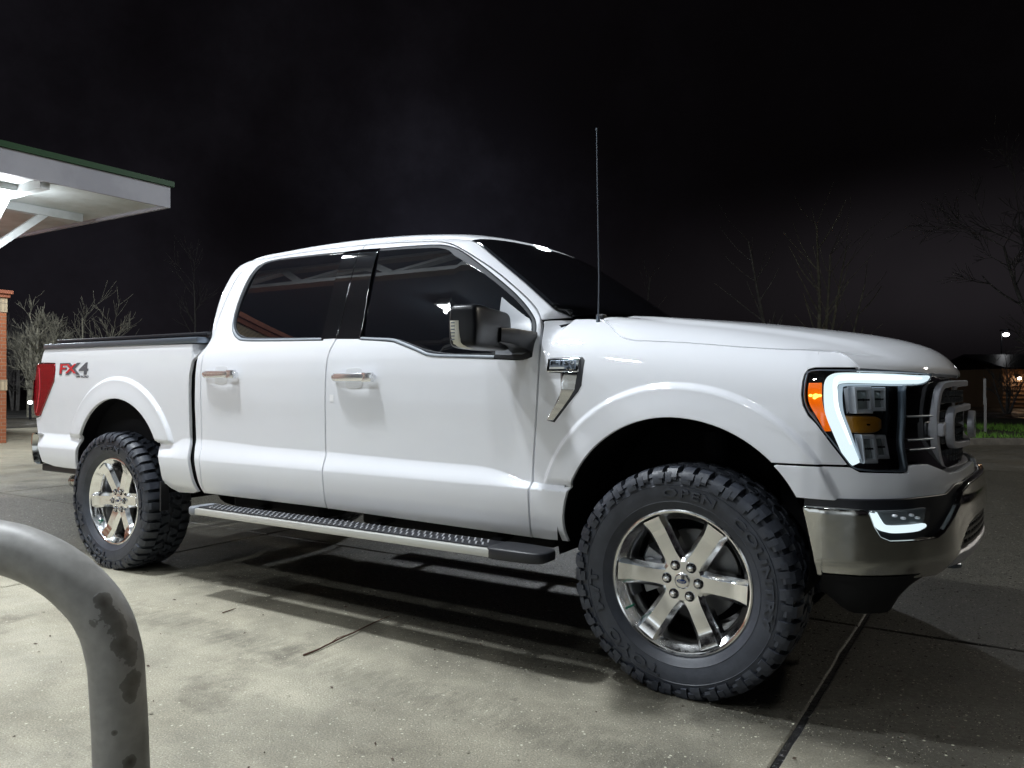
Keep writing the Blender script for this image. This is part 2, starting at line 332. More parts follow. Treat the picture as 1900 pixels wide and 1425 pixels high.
def panel_mesh(F, outer, holes=(), step=.016, off=0., gap=.0022, deep=.018, hole_deep=None, edge=.0022, lines=()):
    """a pressed sheet panel: skin + rolled edge + flange"""
    loops = []
    for k, P in enumerate([outer]+list(holes)):
        P = resample(P, step*.8); g, n = inset(P, gap if k == 0 else -gap); g2, _ = inset(P, (gap+edge) if k == 0 else -(gap+edge))
        loops.append((g, g2, n if k == 0 else -n))
    pts = []; edges = []
    for g, g2, n in loops:
        b = len(pts); pts += list(g2); edges += [(b+i, b+(i+1) % len(g2)) for i in range(len(g2))]
    lo = loops[0][1].min(0); hi = loops[0][1].max(0)
    xs = np.arange(lo[0]+step/2, hi[0], step); zs = np.arange(lo[1]+step/2, hi[1], step)
    X, Z = np.meshgrid(xs, zs); X = X+np.where(np.arange(len(zs)) % 2, step/2, 0)[:, None]; gp = np.stack([X.ravel(), Z.ravel()], 1)
    ok = inpoly(gp, loops[0][1])
    for g, g2, n in loops[1:]: ok &= ~inpoly(gp, g2)
    gp = gp[ok]; bp = np.array(pts); keep = np.ones(len(gp), bool)
    for i in range(0, len(gp), 400):
        d = np.hypot(gp[i:i+400, None, 0]-bp[None, :, 0], gp[i:i+400, None, 1]-bp[None, :, 1]).min(1); keep[i:i+400] = d > step*.45
    gp = gp[keep]
    if len(lines):
        X2 = np.concatenate([np.array(l, float) for l in lines]); ok = inpoly(X2, loops[0][1])
        for g, g2, n in loops[1:]: ok &= ~inpoly(X2, g2)
        X2 = X2[ok]; k2 = np.ones(len(X2), bool)
        for i in range(0, len(X2), 400): k2[i:i+400] = np.hypot(X2[i:i+400, None, 0]-bp[None, :, 0], X2[i:i+400, None, 1]-bp[None, :, 1]).min(1) > .005
        X2 = X2[k2]; k3 = np.ones(len(gp), bool)
        for i in range(0, len(gp), 400): k3[i:i+400] = np.hypot(gp[i:i+400, None, 0]-X2[None, :, 0], gp[i:i+400, None, 1]-X2[None, :, 1]).min(1) > .0075
        gp = np.concatenate([gp[k3], X2])
    V = [Vector(p) for p in pts]+[Vector(p) for p in gp]
    vo, eo, fo, *_ = delaunay_2d_cdt(V, edges, [], 0, 1e-6)
    vo = np.array([tuple(v) for v in vo]); fo = [f for f in fo]
    cen = np.array([vo[list(f)].mean(0) for f in fo]); ok = inpoly(cen, loops[0][1])
    for g, g2, n in loops[1:]: ok &= ~inpoly(cen, g2)
    faces = [list(f) for f, k in zip(fo, ok) if k]
    o = np.full(len(vo), off); verts = F(vo[:, 0], vo[:, 1], o); norms = nrm(F, vo[:, 0], vo[:, 1], o)
    # consistent orientation with the analytic normal
    fs = []
    for f in faces:
        a, b, c = verts[f[0]], verts[f[1]], verts[f[2]]
        fs.append(f if np.dot(np.cross(b-a, c-a), norms[f[0]]) > 0 else f[::-1])
    allv = [verts]; alln = [norms]; base = len(verts)
    start = 0
    for k, (g, g2, n) in enumerate(loops):
        m = len(g); i0 = start; start += m
        # ids of boundary verts in the CDT output: nearest
        ids = [int(np.hypot(vo[:, 0]-p[0], vo[:, 1]-p[1]).argmin()) for p in g2]
        N = nrm(F, g[:, 0], g[:, 1], np.full(m, off)); out3 = F(g[:, 0]-n[:, 0]*1e-3, g[:, 1]-n[:, 1]*1e-3, off)-F(g[:, 0], g[:, 1], off)
        out3 /= np.linalg.norm(out3, axis=1)[:, None]
        r1 = F(g[:, 0], g[:, 1], np.full(m, off-edge*.8)); r2 = F(g[:, 0], g[:, 1], np.full(m, off-(deep if (k == 0 or hole_deep is None) else hole_deep)))
        n1 = N*.55+out3*.83
        allv += [r1, r2]; alln += [n1/np.linalg.norm(n1, axis=1)[:, None], out3]
        a0 = base; b0 = base+m; base += 2*m
        for i in range(m):
            j = (i+1) % m
            for q in ([ids[i], ids[j], a0+j, a0+i], [a0+i, a0+j, b0+j, b0+i]):
                fs.append(q)
    AV = np.concatenate(allv); AN = np.concatenate(alln); nskin = sum(ok); res = []
    for q in fs:
        a, b, c = AV[q[0]], AV[q[1]], AV[q[2]]; nn = np.cross(b-a, c-a)
        if len(q) == 4 and np.dot(nn, AN[q[0]]+AN[q[2]]) < 0: q = q[::-1]
        res.append(q)
    mb = MB(); mb.v = [tuple(p) for p in AV]; mb.f = [tuple(q) for q in res]; return mb, AN
def both(name, mb, AN, m, parent, both_sides=True, label=None):
    o = mb.build(name, m, parent, normals=AN, label=label); o2 = None
    if both_sides:
        o2 = mb.mirror().build(name, m, parent, normals=AN*np.array([1, -1, 1]), label=label)
    return o, o2
def arc(cx, cz, rxl, rxr, rz, a0, a1, n=40):
    r = []
    for k in range(n+1):
        a = math.radians(a0+(a1-a0)*k/n); c = math.cos(a); r.append((cx+(rxr if c > 0 else rxl)*c, cz+rz*math.sin(a)))
    return r
def arch_lines(cx, cz, rl, rr, rz, w):
    out = []
    for d in (.006, .03, w-.040, w-.024, w-.016, w-.008, w, w+.008):
        a = np.radians(np.linspace(-25, 205, 190)); c, s_ = np.cos(a), np.sin(a); rx = np.where(c < 0, rl, rr); r = 1/np.sqrt((c/rx)**2+(s_/rz)**2)+d
        out.append(np.stack([cx+r*c, cz+r*s_], 1))
    return out
def shelf_lines(x0, x1):
    x = np.arange(x0, x1, .012); return [np.stack([x, ZC(x)+k], 1) for k in (.006, -.002, -.012)]+[np.stack([x, 0*x+k], 1) for k in (.734, .724, .714)]
RL = arch_lines(-3.655, .60, .462, .462, .457, .135)+shelf_lines(-4.65, -2.9); FL = arch_lines(-.03, .56, .46, .50, .465, .130)+shelf_lines(-.66, -.45)
truck = thing('pickup_truck', 'white lifted crew cab pickup truck with chrome wheels and mud tyres parked on the concrete', 'pickup truck', (0, 0, 0))
BELT = mat('belt_grey', (.20, .225, .26), .38)
# ------------------------------------------------------------------ body panels
RARCH = arc(-3.655, .60, .462, .464, .457, 182, -5)
FARCH = arc(-.03, .56, .46, .50, .465, 187, 43)          # left foot over the top to the wing / nose seam
FARCH2 = arc(-.03, .56, .46, .50, .465, 42, 26, 6)
BED = [(-4.115, .589), (-4.26, .588), (-4.40, .592), (-4.542, .615), (-4.575, .70), (-4.600, .77), (-4.638, .80), (-4.655, .885), (-4.655, .915), (-4.640, .918), (-4.594, .930), (-4.556, .980), (-4.478, 1.076), (-4.407, 1.168), (-4.396, 1.242), (-4.403, 1.288), (-4.50, 1.291), (-4.590, 1.292), (-4.555, 1.400), (-2.868, 1.382), (-2.884, 1.339), (-2.920, 1.276), (-2.940, 1.20), (-2.945, 1.10), (-2.945, .90), (-2.944, .842), (-2.934, .80), (-2.922, .722), (-2.907, .62), (-2.895, .53), (-2.960, .514), (-3.10, .508), (-3.150, .530)]
ap = [p for p in RARCH][::-1]
bedpoly = BED+[(-3.17, .555)]+ap
mb, AN = panel_mesh(W, bedpoly, deep=.02, lines=RL)
bedS = both('bed_side', mb, AN, PAINT, truck)
AL = [(-1.838, 1.888), (-1.637, 1.880), (-1.400, 1.863), (-1.293, 1.845), (-1.193, 1.808), (-1.081, 1.747), (-.951, 1.668), (-.812, 1.571), (-.735, 1.511), (-.688, 1.468), (-.655, 1.425), (-.636, 1.380), (-.622, 1.299), (-.617, 1.207), (-.619, 1.100), (-.626, .997), (-.640, .836), (-.645, .732), (-.652, .581), (-.672, .501)]
ALs = [tuple(p) for p in gout(AL, 4)]
topA = [p for p in ALs if p[1] > 1.42]; lowA = [p for p in ALs if p[1] <= 1.42]
RB = [(-1.838, 1.888), (-2.136, 1.894), (-2.50, 1.887), (-2.630, 1.877), (-2.695, 1.855), (-2.738, 1.812), (-2.768, 1.74), (-2.790, 1.660), (-2.815, 1.550), (-2.832, 1.46), (-2.838, 1.39), (-2.839, 1.306), (-2.839, 1.213), (-2.837, 1.012), (-2.836, .827), (-2.826, .79), (-2.817, .723), (-2.814, .630), (-2.832, .530)]
RBs = [tuple(p) for p in gout(RB, 4)]
CBk = [(-2.842, .524), (-2.850, .614), (-2.866, .729), (-2.884, .79), (-2.888, .832), (-2.893, 1.012), (-2.889, 1.214), (-2.886, 1.29)]
GHl = [tuple(p) for p in GH if p[0] < -.60 and not (p[1] < 1.30)]
cabpoly = CBk+GHl+[(-.61, 1.446)]+topA[::-1]+RBs[1:]
mb, AN = panel_mesh(W, cabpoly, step=.014, gap=.0015)
both('cab_frame', mb, AN, PAINT, truck)
BL = [(-1.838, 1.888), (-1.826, 1.846), (-1.818, 1.72), (-1.811, 1.58), (-1.808, 1.45), (-1.809, 1.388), (-1.820, 1.355), (-1.838, 1.300), (-1.845, 1.225), (-1.850, .969), (-1.851, .826), (-1.846, .79), (-1.843, .698), (-1.846, .599), (-1.864, .523)]
BLs = [tuple(p) for p in gout(BL, 4)]
rw_out = smoothloop([(-1.935, 1.852), (-1.905, 1.374), (-2.500, 1.388), (-2.580, 1.402), (-2.640, 1.436), (-2.668, 1.475), (-2.676, 1.54), (-2.668, 1.660), (-2.650, 1.765), (-2.620, 1.828), (-2.560, 1.858), (-2.40, 1.862)], 2)
rw_in = smoothloop([(-1.935, 1.840), (-1.905, 1.388), (-2.498, 1.404), (-2.575, 1.420), (-2.628, 1.452), (-2.650, 1.488), (-2.656, 1.54), (-2.648, 1.660), (-2.630, 1.755), (-2.604, 1.812), (-2.552, 1.842), (-2.40, 1.848)], 2)
mb, AN = panel_mesh(W, RBs+[(-2.834, .524)]+BLs[::-1][:-1], [rw_out], gap=.0034, lines=shelf_lines(-2.84, -1.85))
rdoor = both('rear_door', mb, AN, PAINT, truck)
fw_out = smoothloop([(-1.700, 1.846), (-1.650, 1.370), (-1.445, 1.356), (-1.385, 1.341), (-1.185, 1.277), (-.83, 1.262), (-.690, 1.253), (-.652, 1.268), (-.650, 1.32), (-.655, 1.385), (-.690, 1.440), (-.775, 1.520), (-.87, 1.592), (-1.015, 1.690), (-1.150, 1.778), (-1.25, 1.820), (-1.36, 1.838)], 2, .7)
fw_in = smoothloop([(-1.705, 1.830), (-1.655, 1.384), (-1.437, 1.370), (-1.374, 1.355), (-1.175, 1.292), (-.83, 1.276), (-.700, 1.266), (-.668, 1.280), (-.666, 1.32), (-.670, 1.380), (-.703, 1.430), (-.785, 1.507), (-.875, 1.572), (-1.021, 1.668), (-1.185, 1.752), (-1.25, 1.797), (-1.36, 1.815)], 2, .7)
mb, AN = panel_mesh(W, BLs+[(-1.864, .522), (-.672, .499)]+lowA[::-1]+topA[::-1][:-1], [fw_out], gap=.0034, lines=shelf_lines(-1.85, -.64))
fdoor = both('front_door', mb, AN, PAINT, truck)
def GLS(u, z, o=0.):           # plain curved side glass
    u = np.asarray(u, float); z = np.asarray(z, float); y = UP(1.385)-(z-1.385)*.30-(z-1.385)**2*.145-.006-.020*np.maximum(u+1.15, 0)
    return np.stack([u, -(y-.0085+o), z+0*u], -1)
for door, wo, wi, nm in ((rdoor, rw_out, rw_in, 'rear'), (fdoor, fw_out, fw_in, 'front')):
    mb, AN = panel_mesh(W, wo, [wi], off=-.004, step=.012, gap=.0, deep=.016, edge=.003)
    for d, mbb, an in ((door[0], mb, AN), (door[1], mb.mirror(), AN*np.array([1, -1, 1]))): mbb.build('window_seal', SEAL, d, normals=an)
    gp, _ = inset(resample(wi, .02), -.006); mb, AN = panel_mesh(GLS, gp, off=-.004, step=.02, gap=0, deep=.006)
    for d, mbb, an in ((door[0], mb, AN), (door[1], mb.mirror(), AN*np.array([1, -1, 1]))): mbb.build('window_glass', GLASS, d, normals=an)
for door, P in ((rdoor, [(-1.942, 1.856), (-1.8295, 1.858), (-1.8185, 1.72), (-1.8115, 1.58), (-1.8085, 1.45), (-1.8095, 1.378), (-1.921, 1.378), (-1.93, 1.60)]), (fdoor, [(-1.697, 1.852), (-1.672, 1.611), (-1.648, 1.371), (-1.8085, 1.376), (-1.8075, 1.45), (-1.8105, 1.58), (-1.8175, 1.72), (-1.8285, 1.858)])):
    mb, AN = panel_mesh(W, P, off=.0022, step=.016, gap=.0005, deep=.012)
    for d, mbb, an in ((door[0], mb, AN), (door[1], mb.mirror(), AN*np.array([1, -1, 1]))): mbb.build('pillar_trim', GLOSSB, d, normals=an)
for door, c_, w_ in ((rdoor, [(-1.915, 1.379), (-2.20, 1.384), (-2.50, 1.393), (-2.580, 1.408), (-2.632, 1.440), (-2.660, 1.480), (-2.668, 1.53)], [.013, .014, .015, .015, .014, .012, .006]), (fdoor, [(-1.645, 1.375), (-1.55, 1.368), (-1.445, 1.361), (-1.385, 1.346), (-1.28, 1.312), (-1.185, 1.283), (-1.0, 1.274), (-.838, 1.268)], [.013, .014, .015, .016, .017, .016, .015, .015])):
    c2 = gout(c_, 6); wd = np.interp(np.linspace(0, 1, len(c2)), np.linspace(0, 1, len(w_)), w_); t_ = np.gradient(c2, axis=0); t_ /= np.hypot(*t_.T)[:, None]; nn = np.stack([-t_[:, 1], t_[:, 0]], 1)
    bt = MB().grid(np.array([W(*(c2+nn*(wd*k*.5)[:, None]).T, o_) for k, o_ in ((-1, -.006), (-.9, .002), (0, .0035), (.9, .002), (1, -.006))]).transpose(1, 0, 2))
    bt.build('belt_trim', BELT, door[0], smooth=True); bt.mirror().build('belt_trim', BELT, door[1], smooth=True)
# quarter sail behind the mirror
mb, AN = panel_mesh(W, smoothloop([(-.877, 1.578), (-.785, 1.512), (-.718, 1.452), (-.676, 1.392), (-.668, 1.33), (-.672, 1.287), (-.70, 1.272), (-.835, 1.278)], 1, .5), off=-.001, step=.014, gap=0, deep=.012)
for d, mbb, an in ((fdoor[0], mb, AN), (fdoor[1], mb.mirror(), AN*np.array([1, -1, 1]))): mbb.build('mirror_sail', GREYP, d, normals=an)
mb, AN = panel_mesh(W, [(-.835, 1.262), (-.835, 1.280), (-.700, 1.276), (-.672, 1.285), (-.664, 1.30), (-.656, 1.29), (-.660, 1.264), (-.69, 1.255)], off=.002, step=.014, gap=0, deep=.012)
for d, mbb, an in ((fdoor[0], mb, AN), (fdoor[1], mb.mirror(), AN*np.array([1, -1, 1]))): mbb.build('sail_base', BLACKP, d, normals=an)
# quarter-light division bar (front edge of the moving glass)
# front wing
SH = [(-.430, 1.431), (-.369, 1.401), (-.311, 1.362), (-.269, 1.340), (-.220, 1.328), (-.107, 1.320), (.001, 1.312), (.207, 1.291), (.352, 1.280), (.500, 1.273), (.600, 1.267), (.633, 1.255), (.654, 1.232), (.666, 1.208)]
SHs = [tuple(p) for p in gout(SH, 4)]
HLO = [(.666, 1.206), (.532, 1.207), (.474, 1.207), (.452, 1.201), (.440, 1.186), (.434, 1.160), (.432, 1.117), (.438, 1.082), (.458, 1.046), (.518, .982), (.572, .912), (.598, .877)]
fpoly = [tuple(p) for p in lowA]+[(-.66, .499), (-.524, .503)]+FARCH+[(.352, .877)]+HLO[::-1]+SHs[::-1][1:]+[(-.50, 1.437), (-.605, 1.439), (-.648, 1.424)]
mb, AN = panel_mesh(W, fpoly, step=.0153, gap=.0040, lines=FL)
fen = both('front_wing', mb, AN, PAINT, truck)
# nose cover below the lamps
cappoly = FARCH2+[(.422, .765), (.512, .762), (.646, .759), (.789, .759), (.90, .756), (.98, .752), (1.04, .763), (1.10, .785), (1.20, .80), (1.505, .803), (1.505, .845), (1.12, .835), (1.05, .838), (.985, .858), (.925, .876), (.850, .877), (.812, .872), (.804, .851), (.631, .857), (.603, .873), (.595, .874), (.352, .875)]
mb, AN = panel_mesh(W, cappoly, step=.016, gap=.0018)
both('nose_cover', mb, AN, PAINT, truck)
# dark inner body behind the panel gaps and windows
inner = [(-4.60, .64), (-4.63, 1.28), (-4.53, 1.37), (-2.93, 1.36), (-2.905, 1.32)]+[(-2.87, 1.32), (-2.86, 1.60), (-2.82, 1.78), (-2.72, 1.865), (-1.90, 1.875), (-1.35, 1.85), (-1.10, 1.74), (-.72, 1.47), (-.40, 1.38), (-.1, 1.30), (.35, 1.26), (.58, 1.24), (.58, .92), (.37, .90)]+FARCH[::-1][2:-1]+[(-.54, .52), (-2.94, .53), (-3.15, .53)]+ap+[(-4.12, .60)]
mb, AN = panel_mesh(lambda u, z, o: W(u, z, o), inner, step=.05, off=-.030, gap=.004, deep=.004)
both('inner_body', mb, AN, BLACKM, truck)
# ------------------------------------------------------------------ roof, windscreen, back wall (spanned between the two glasshouse edges)
ge = GH[(GH[:, 1] > 1.30) & (GH[:, 0] < -.60)]; ge = np.vstack([ge, [-.61, 1.446]])
EY = W(ge[:, 0], ge[:, 1]); kt = int(np.hypot(ge[:, 0]+1.185, ge[:, 1]-1.838).argmin()); kb = int(np.hypot(ge[:, 0]+2.81, ge[:, 1]-1.890).argmin())
def span(rows, bulge, n=34, p=.62, blend=None):
    P = []
    for i, r in enumerate(rows):
        bv = bulge(i/(len(rows)-1)); row = []
        for k in range(n+1):
            t = k/n; yy = r[1]*math.cos(PI*t); s_ = math.sin(PI*t)**p if t not in (0, 1) else 0
            row.append((r[0]+bv[0]*s_, yy, r[2]+bv[1]*s_))
        P.append(row)
    return np.array(P)
g = MB().grid(span(EY[kb:kt+1], lambda t: (.012+.085*t**3, .050*(1-t)**.5+.032*t+.03*math.sin(PI*t)**.7), p=1.0)); g.build('roof_panel', PAINT, truck, smooth=True)
g = MB().grid(span(EY[:kb+1], lambda t: (-.03*(1-t), .026*t), p=.9)); g.build('cab_back', PAINT, truck, smooth=True)
ws = span(EY[kt:], lambda t: (.097+.03*t, .032+.004*t), p=1.0)
wsi = ws.copy()
g = MB().grid(ws); wso = g.build('windscreen', WSGLASS, truck, smooth=True)
# ------------------------------------------------------------------ bonnet
se = W(np.array([p[0] for p in SHs]), np.array([p[1] for p in SHs])); L_ = np.concatenate([[0], np.cumsum(np.linalg.norm(np.diff(se, axis=0), axis=1))]); L_ /= L_[-1]
cc_x = [-.36, -.1, .2, .45, .60, .69, .765, .812, .842, .857, .858]; cc_z = [1.452, 1.436, 1.405, 1.369, 1.342, 1.318, 1.288, 1.256, 1.224, 1.200, 1.190]
ck = np.linspace(0, 1, len(cc_x)); kk = np.concatenate([np.linspace(0, .8, 34), np.linspace(.81, 1, 22)])
fx, fz = hermite([0, .14, .32, .50, .62, .72, .81, .88, .94, .985, 1], cc_x), hermite([0, .14, .32, .50, .62, .72, .81, .88, .94, .985, 1], cc_z)
P = []
for k in kk:
    e0 = np.array([np.interp(k, L_, se[:, i]) for i in range(3)]); cx_, cz_ = float(fx(k)), float(fz(k)); row = []; ye = -e0[1]; fr_ = float(sst(k, .80, 1.0))
    for j in range(41):
        t = (j/40)**1.5; y = ye*(1-t); d = ye-y
        g1 = (1-math.exp(-d/.060)); g2 = 1-(1-min(1, d/ye))**2
        zt = e0[2]+(cz_-e0[2])*((.74*g1+.26*g2)*(1-fr_)+fr_*g2)
        dome = .010*float(sst(d, .16, .24))*(1-fr_); zt += dome-.010*float(sst(d, ye-.1, ye))*0
        fxn = 1-(1-t)**2.3
        row.append((e0[0]+(cx_-e0[0])*fxn, -y, zt))
    P.append(row)
P = np.array(P); Pm = P[:, ::-1].copy(); Pm[:, :, 1] *= -1; full = np.concatenate([P, Pm[:, 1:]], 1)
hood = MB().grid(full)
n0 = len(full[0]); edgeN = full[-1]; low = edgeN+np.array([-.012, 0, -.012]); low2 = low+np.array([-.10, 0, .0])
hood.grid(np.stack([edgeN, low, low2]))
ls = full[:, 0]; hood.grid(np.stack([ls, ls+np.array([0, .004, -.02])])); rs_ = full[:, -1]; hood.grid(np.stack([rs_, rs_+np.array([0, -.004, -.02])]))
hood.build('bonnet', PAINT, truck, smooth=35)
# cowl and wipers
MB().grid(np.array([[(-.66, y, 1.418), (-.50, y, 1.418), (-.34, y, 1.412)] for y in np.linspace(-.725, .725, 9)])).build('cowl_panel', BLACKP, truck)
wp = MB()
for y0, y1, xa, xb in ((-.60, .02, -.50, -.60), (.08, .66, -.50, -.58)):
    wp.tube([(xa, y0, 1.448), ((xa+xb)/2-.01, (y0+y1)/2, 1.468), (xb, y1, 1.462)], .007, 6); wp.box(xa-.02, xa+.02, y0-.02, y0+.02, 1.43, 1.462, .006)
    wp.box((xa+xb)/2-.02, (xa+xb)/2+.01, (y0+y1)/2-.02, (y0+y1)/2+.02, 1.462, 1.478, .004)
wp.build('wiper', BLACKP, truck)
ant = MB().tube([(-.440, -.752, 1.425), (-.438, -.750, 1.60), (-.445, -.752, 2.00), (-.450, -.75, 2.236)], [.0035, .003, .0024, .002], 6)
ant.tube([(-.440, -.752, 1.405), (-.440, -.752, 1.44)], [.012, .007], 10); ant.tube([(-.450, -.75, 2.232), (-.450, -.75, 2.242)], .004, 8)
ant.build('antenna', SATIN, truck, smooth=40)
# ------------------------------------------------------------------ bed: rails, cover, tailgate, bumper, tail lamps
for sgn in (-1, 1):
    MB().box(-4.56, -2.875, *sorted((sgn*.957, sgn*.80)), 1.385, 1.420, .008).build('bed_rail', BLACKP if False else SATIN, truck, smooth=30)
cv = MB(); P = []
for x in np.linspace(-4.50, -2.86, 24):
    P.append([(x, y, 1.447+.006*math.sin(x*9)*0+(.010 if abs(y) < .8 else 0)) for y in np.linspace(-.885, .885, 12)])
cv.box(-4.50, -2.86, -.885, .885, 1.418, 1.432); cv.box(-4.50, -2.86, -.900, .900, 1.4325, 1.452, .008)
cv.build('bed_cover', BLACKP, truck, smooth=30)
MB().box(-4.62, -2.93, -.86, .86, .80, 1.40).build('bed_box', BLACKM, truck)
tg = MB(); tg.box(-4.668, -4.60, -.80, .80, .80, 1.385, .02); tg.build('tailgate', PAINT, truck, smooth=30)
for sgn in (-1, 1):
    tl = MB(); TP = [(-4.404, 1.285), (-4.398, 1.242), (-4.409, 1.168), (-4.480, 1.076), (-4.558, .982), (-4.596, .934), (-4.632, .922), (-4.662, .935)]
    outl = TP+[(-4.672, .98), (-4.668, 1.10), (-4.655, 1.16), (-4.636, 1.22), (-4.630, 1.28), (-4.60, 1.289)]
    mb, AN = panel_mesh(W, smoothloop(outl, 1, .6), off=.006, step=.016, gap=.001, deep=.06)
    if sgn > 0: mb = mb.mirror(); AN = AN*np.array([1, -1, 1])
    lamp = mb.build('tail_lamp', REDL, truck, normals=AN)
    # rear lobe of the lamp wrapping round the corner
    back = MB(); P = []
    for z in np.linspace(.93, 1.285, 14):
        x0 = np.interp(z, [.92, .98, 1.10, 1.16, 1.22, 1.289], [-4.655, -4.672, -4.668, -4.655, -4.637, -4.60]); row = []
        for k in range(8):
            a = k/7*PI/2; row.append((x0-.030*math.sin(a)+.01, sgn*(float(S(x0, z))+.004-.10*(1-math.cos(a))-.03*math.sin(a)*0), z))
        P.append(row)
    back.grid(np.array(P)); back.build('side_lens', REDL, lamp, smooth=True)
    b2 = MB(); P = []
    for z, i in ((1.18, 0), (1.172, .010), (1.04, .012), (1.03, 0)):
        x0 = np.interp(z, [.92, .98, 1.10, 1.16, 1.22, 1.289], [-4.655, -4.672, -4.668, -4.655, -4.637, -4.60]); row = []
        for k in range(6):
            a = k/5*PI/2; row.append((x0-(.030+i)*math.sin(a)+.006, sgn*(float(S(x0, z))+.006+i-.10*(1-math.cos(a))), z))
        P.append(row)
    b2.grid(np.array(P)); b2.build('lower_lens', REDD, lamp, smooth=30)
    # light guide: pale curved rib down the lens
    rib = MB(); rp = [(-4.600, 1.262), (-4.588, 1.20), (-4.585, 1.13), (-4.600, 1.06), (-4.625, .99), (-4.642, .95)]
    rib.grid(np.array([W(np.array([p[0]-.006, p[0], p[0]+.006]), np.array([p[1]]*3), np.array([.006, .0085, .006])) for p in gout(rp, 5)]))
    (rib if sgn < 0 else rib.mirror()).build('light_guide', mat('guide_red', (.60, .05, .08), .1, coat=1.0), lamp, smooth=True)
rb = MB()
prof = [(-4.62, .800), (-4.665, .812), (-4.690, .800), (-4.700, .74), (-4.690, .66), (-4.670, .612), (-4.62, .600)]
plan_ = [(-.955, .075), (-.985, .052), (-.975, .02), (-.93, .0), (-.5, -.06), (0, -.075)]
plan_ = plan_+[(-a, b) for a, b in plan_[::-1][1:]]
rb.grid(np.array([[(px+dx, y, pz) for px, pz in prof] for y, dx in plan_])); rb.build('rear_bumper', CHROME_D, truck, smooth=35)
rv = MB(); rv.grid(np.array([[(-4.60+.03, y, .60), (-4.55, y, .585), (-4.45, y, .56)] for y in np.linspace(-.93, .93, 6)]))
rv.box(-4.60, -4.12, -.945, -.90, .55, .60, .01); rv.box(-4.60, -4.12, .90, .945, .55, .60, .01); rv.build('rear_valance', BLACKP, truck)
ex = MB(); ex.ring([(.036, -.02), (.040, 0), (.040, .02), (.036, .022)], (0, 0, 0), 20)
ex = MB().tube([(-4.44, -.80, .475), (-4.30, -.79, .478), (-4.05, -.70, .50), (-3.9, -.45, .52)], [.041, .041, .038, .036], 20, cap=False)
ex.tube([(-4.45, -.80, .475), (-4.435, -.80, .475)], [.044, .044], 20, cap=False)
ex.build('exhaust_pipe', CHROME_D, truck, smooth=True)
MB().tube([(-4.42, -.80, .475), (-4.40, -.80, .475)], .038, 16).build('exhaust_bore', BLACKM, truck)
# ------------------------------------------------------------------ lettering
def text_poly(body, size=1, shear=0, bold=0, ext=0., spacing=1.0, res=3):
    cu = bpy.data.curves.new('lettering', 'FONT'); cu.body = body; cu.size = size; cu.shear = shear; cu.offset = bold; cu.extrude = ext; cu.space_character = spacing; cu.resolution_u = res
    cu.align_x = 'CENTER'; cu.align_y = 'CENTER'
    o = bpy.data.objects.new('lettering', cu); C.objects.link(o); dg = bpy.context.evaluated_depsgraph_get(); dg.update()
    me = bpy.data.meshes.new_from_object(o.evaluated_get(dg)); v = [tuple(p.co) for p in me.vertices]; f = [tuple(p.vertices) for p in me.polygons]
    bpy.data.objects.remove(o, do_unlink=True); bpy.data.curves.remove(cu); bpy.data.meshes.remove(me); return np.array(v), f
def fit(v, w_, h_):
    lo, hi = v.min(0), v.max(0); c = (lo+hi)/2; v = v.copy(); v[:, 0] = (v[:, 0]-c[0])*w_/(hi[0]-lo[0]); v[:, 1] = (v[:, 1]-c[1])*h_/(hi[1]-lo[1])
    d = max(hi[2]-lo[2], 1e-9); v[:, 2] = (v[:, 2]-lo[2])/d if d > 1e-6 else 0; return v
def decal(body, c, w_, h_, o0, th, shear=0, bold=0.):
    v, f = text_poly(body, 1, 0, bold, .05, 1.0); v = fit(v, w_, h_); v[:, 0] += v[:, 1]*shear
    return MB().add(W(c[0]+v[:, 0], c[1]+v[:, 1], o0+v[:, 2]*th), f)
badge = decal('FX4', (-4.165, 1.249), .350, .080, .0010, .0014, .10, .030).build('off_road_badge', BADGEG, truck)
decal('FX', (-4.232, 1.250), .198, .062, .0024, .0012, .10, .016).build('red_letters', BADGER, badge)
decal('OFF ROAD', (-4.060, 1.197), .150, .014, .0010, .001, 0, .01).build('small_letters', BADGEK, badge)
# wing vent with its raised letters
vent = [(-.573, 1.262), (-.423, 1.262), (-.410, 1.248), (-.412, 1.201), (-.415, 1.147), (-.428, 1.122), (-.536, .995), (-.574, 1.002), (-.552, 1.036), (-.508, 1.120), (-.515, 1.197), (-.568, 1.200), (-.580, 1.210), (-.580, 1.254)]
mb, AN = panel_mesh(W, vent, off=.002, step=.012, gap=0, deep=.006, edge=.003); vb = mb.build('wing_vent', BLACKP, fen[0], normals=AN)
mb, AN = panel_mesh(W, [(-.576, 1.258), (-.430, 1.258), (-.430, 1.202), (-.576, 1.203)], off=.011, step=.012, gap=0, deep=.012, edge=.003); mb.build('badge_plate', CHROME, vb, normals=AN)
mb, AN = panel_mesh(W, [(-.565, 1.250), (-.441, 1.250), (-.441, 1.211), (-.565, 1.212)], off=.0118, step=.012, gap=0, deep=.003, edge=.002); mb.build('badge_recess', SATIN, vb, normals=AN)
def bladeF(u, z, o):
    u = np.asarray(u, float); z = np.asarray(z, float); mid = np.interp(z, [1.0, 1.13, 1.2], [-.552, -.470, -.461]); return W(u, z, o+.010-.16*np.abs(u-mid)*0+.010*np.clip((u-mid)/.03, -1, 1)*-1)
mb, AN = panel_mesh(bladeF, [(-.500, 1.203), (-.428, 1.203), (-.430, 1.155), (-.440, 1.124), (-.540, 1.003), (-.566, 1.005), (-.512, 1.090), (-.498, 1.13)], off=.0, step=.008, gap=0, deep=.012, edge=.003); mb.build('vent_blade', CHROME, vb, normals=AN)
decal('F-150', (-.503, 1.238), .108, .017, .0118, .004, 0, .012).build('badge_letters', CHROME, vb)
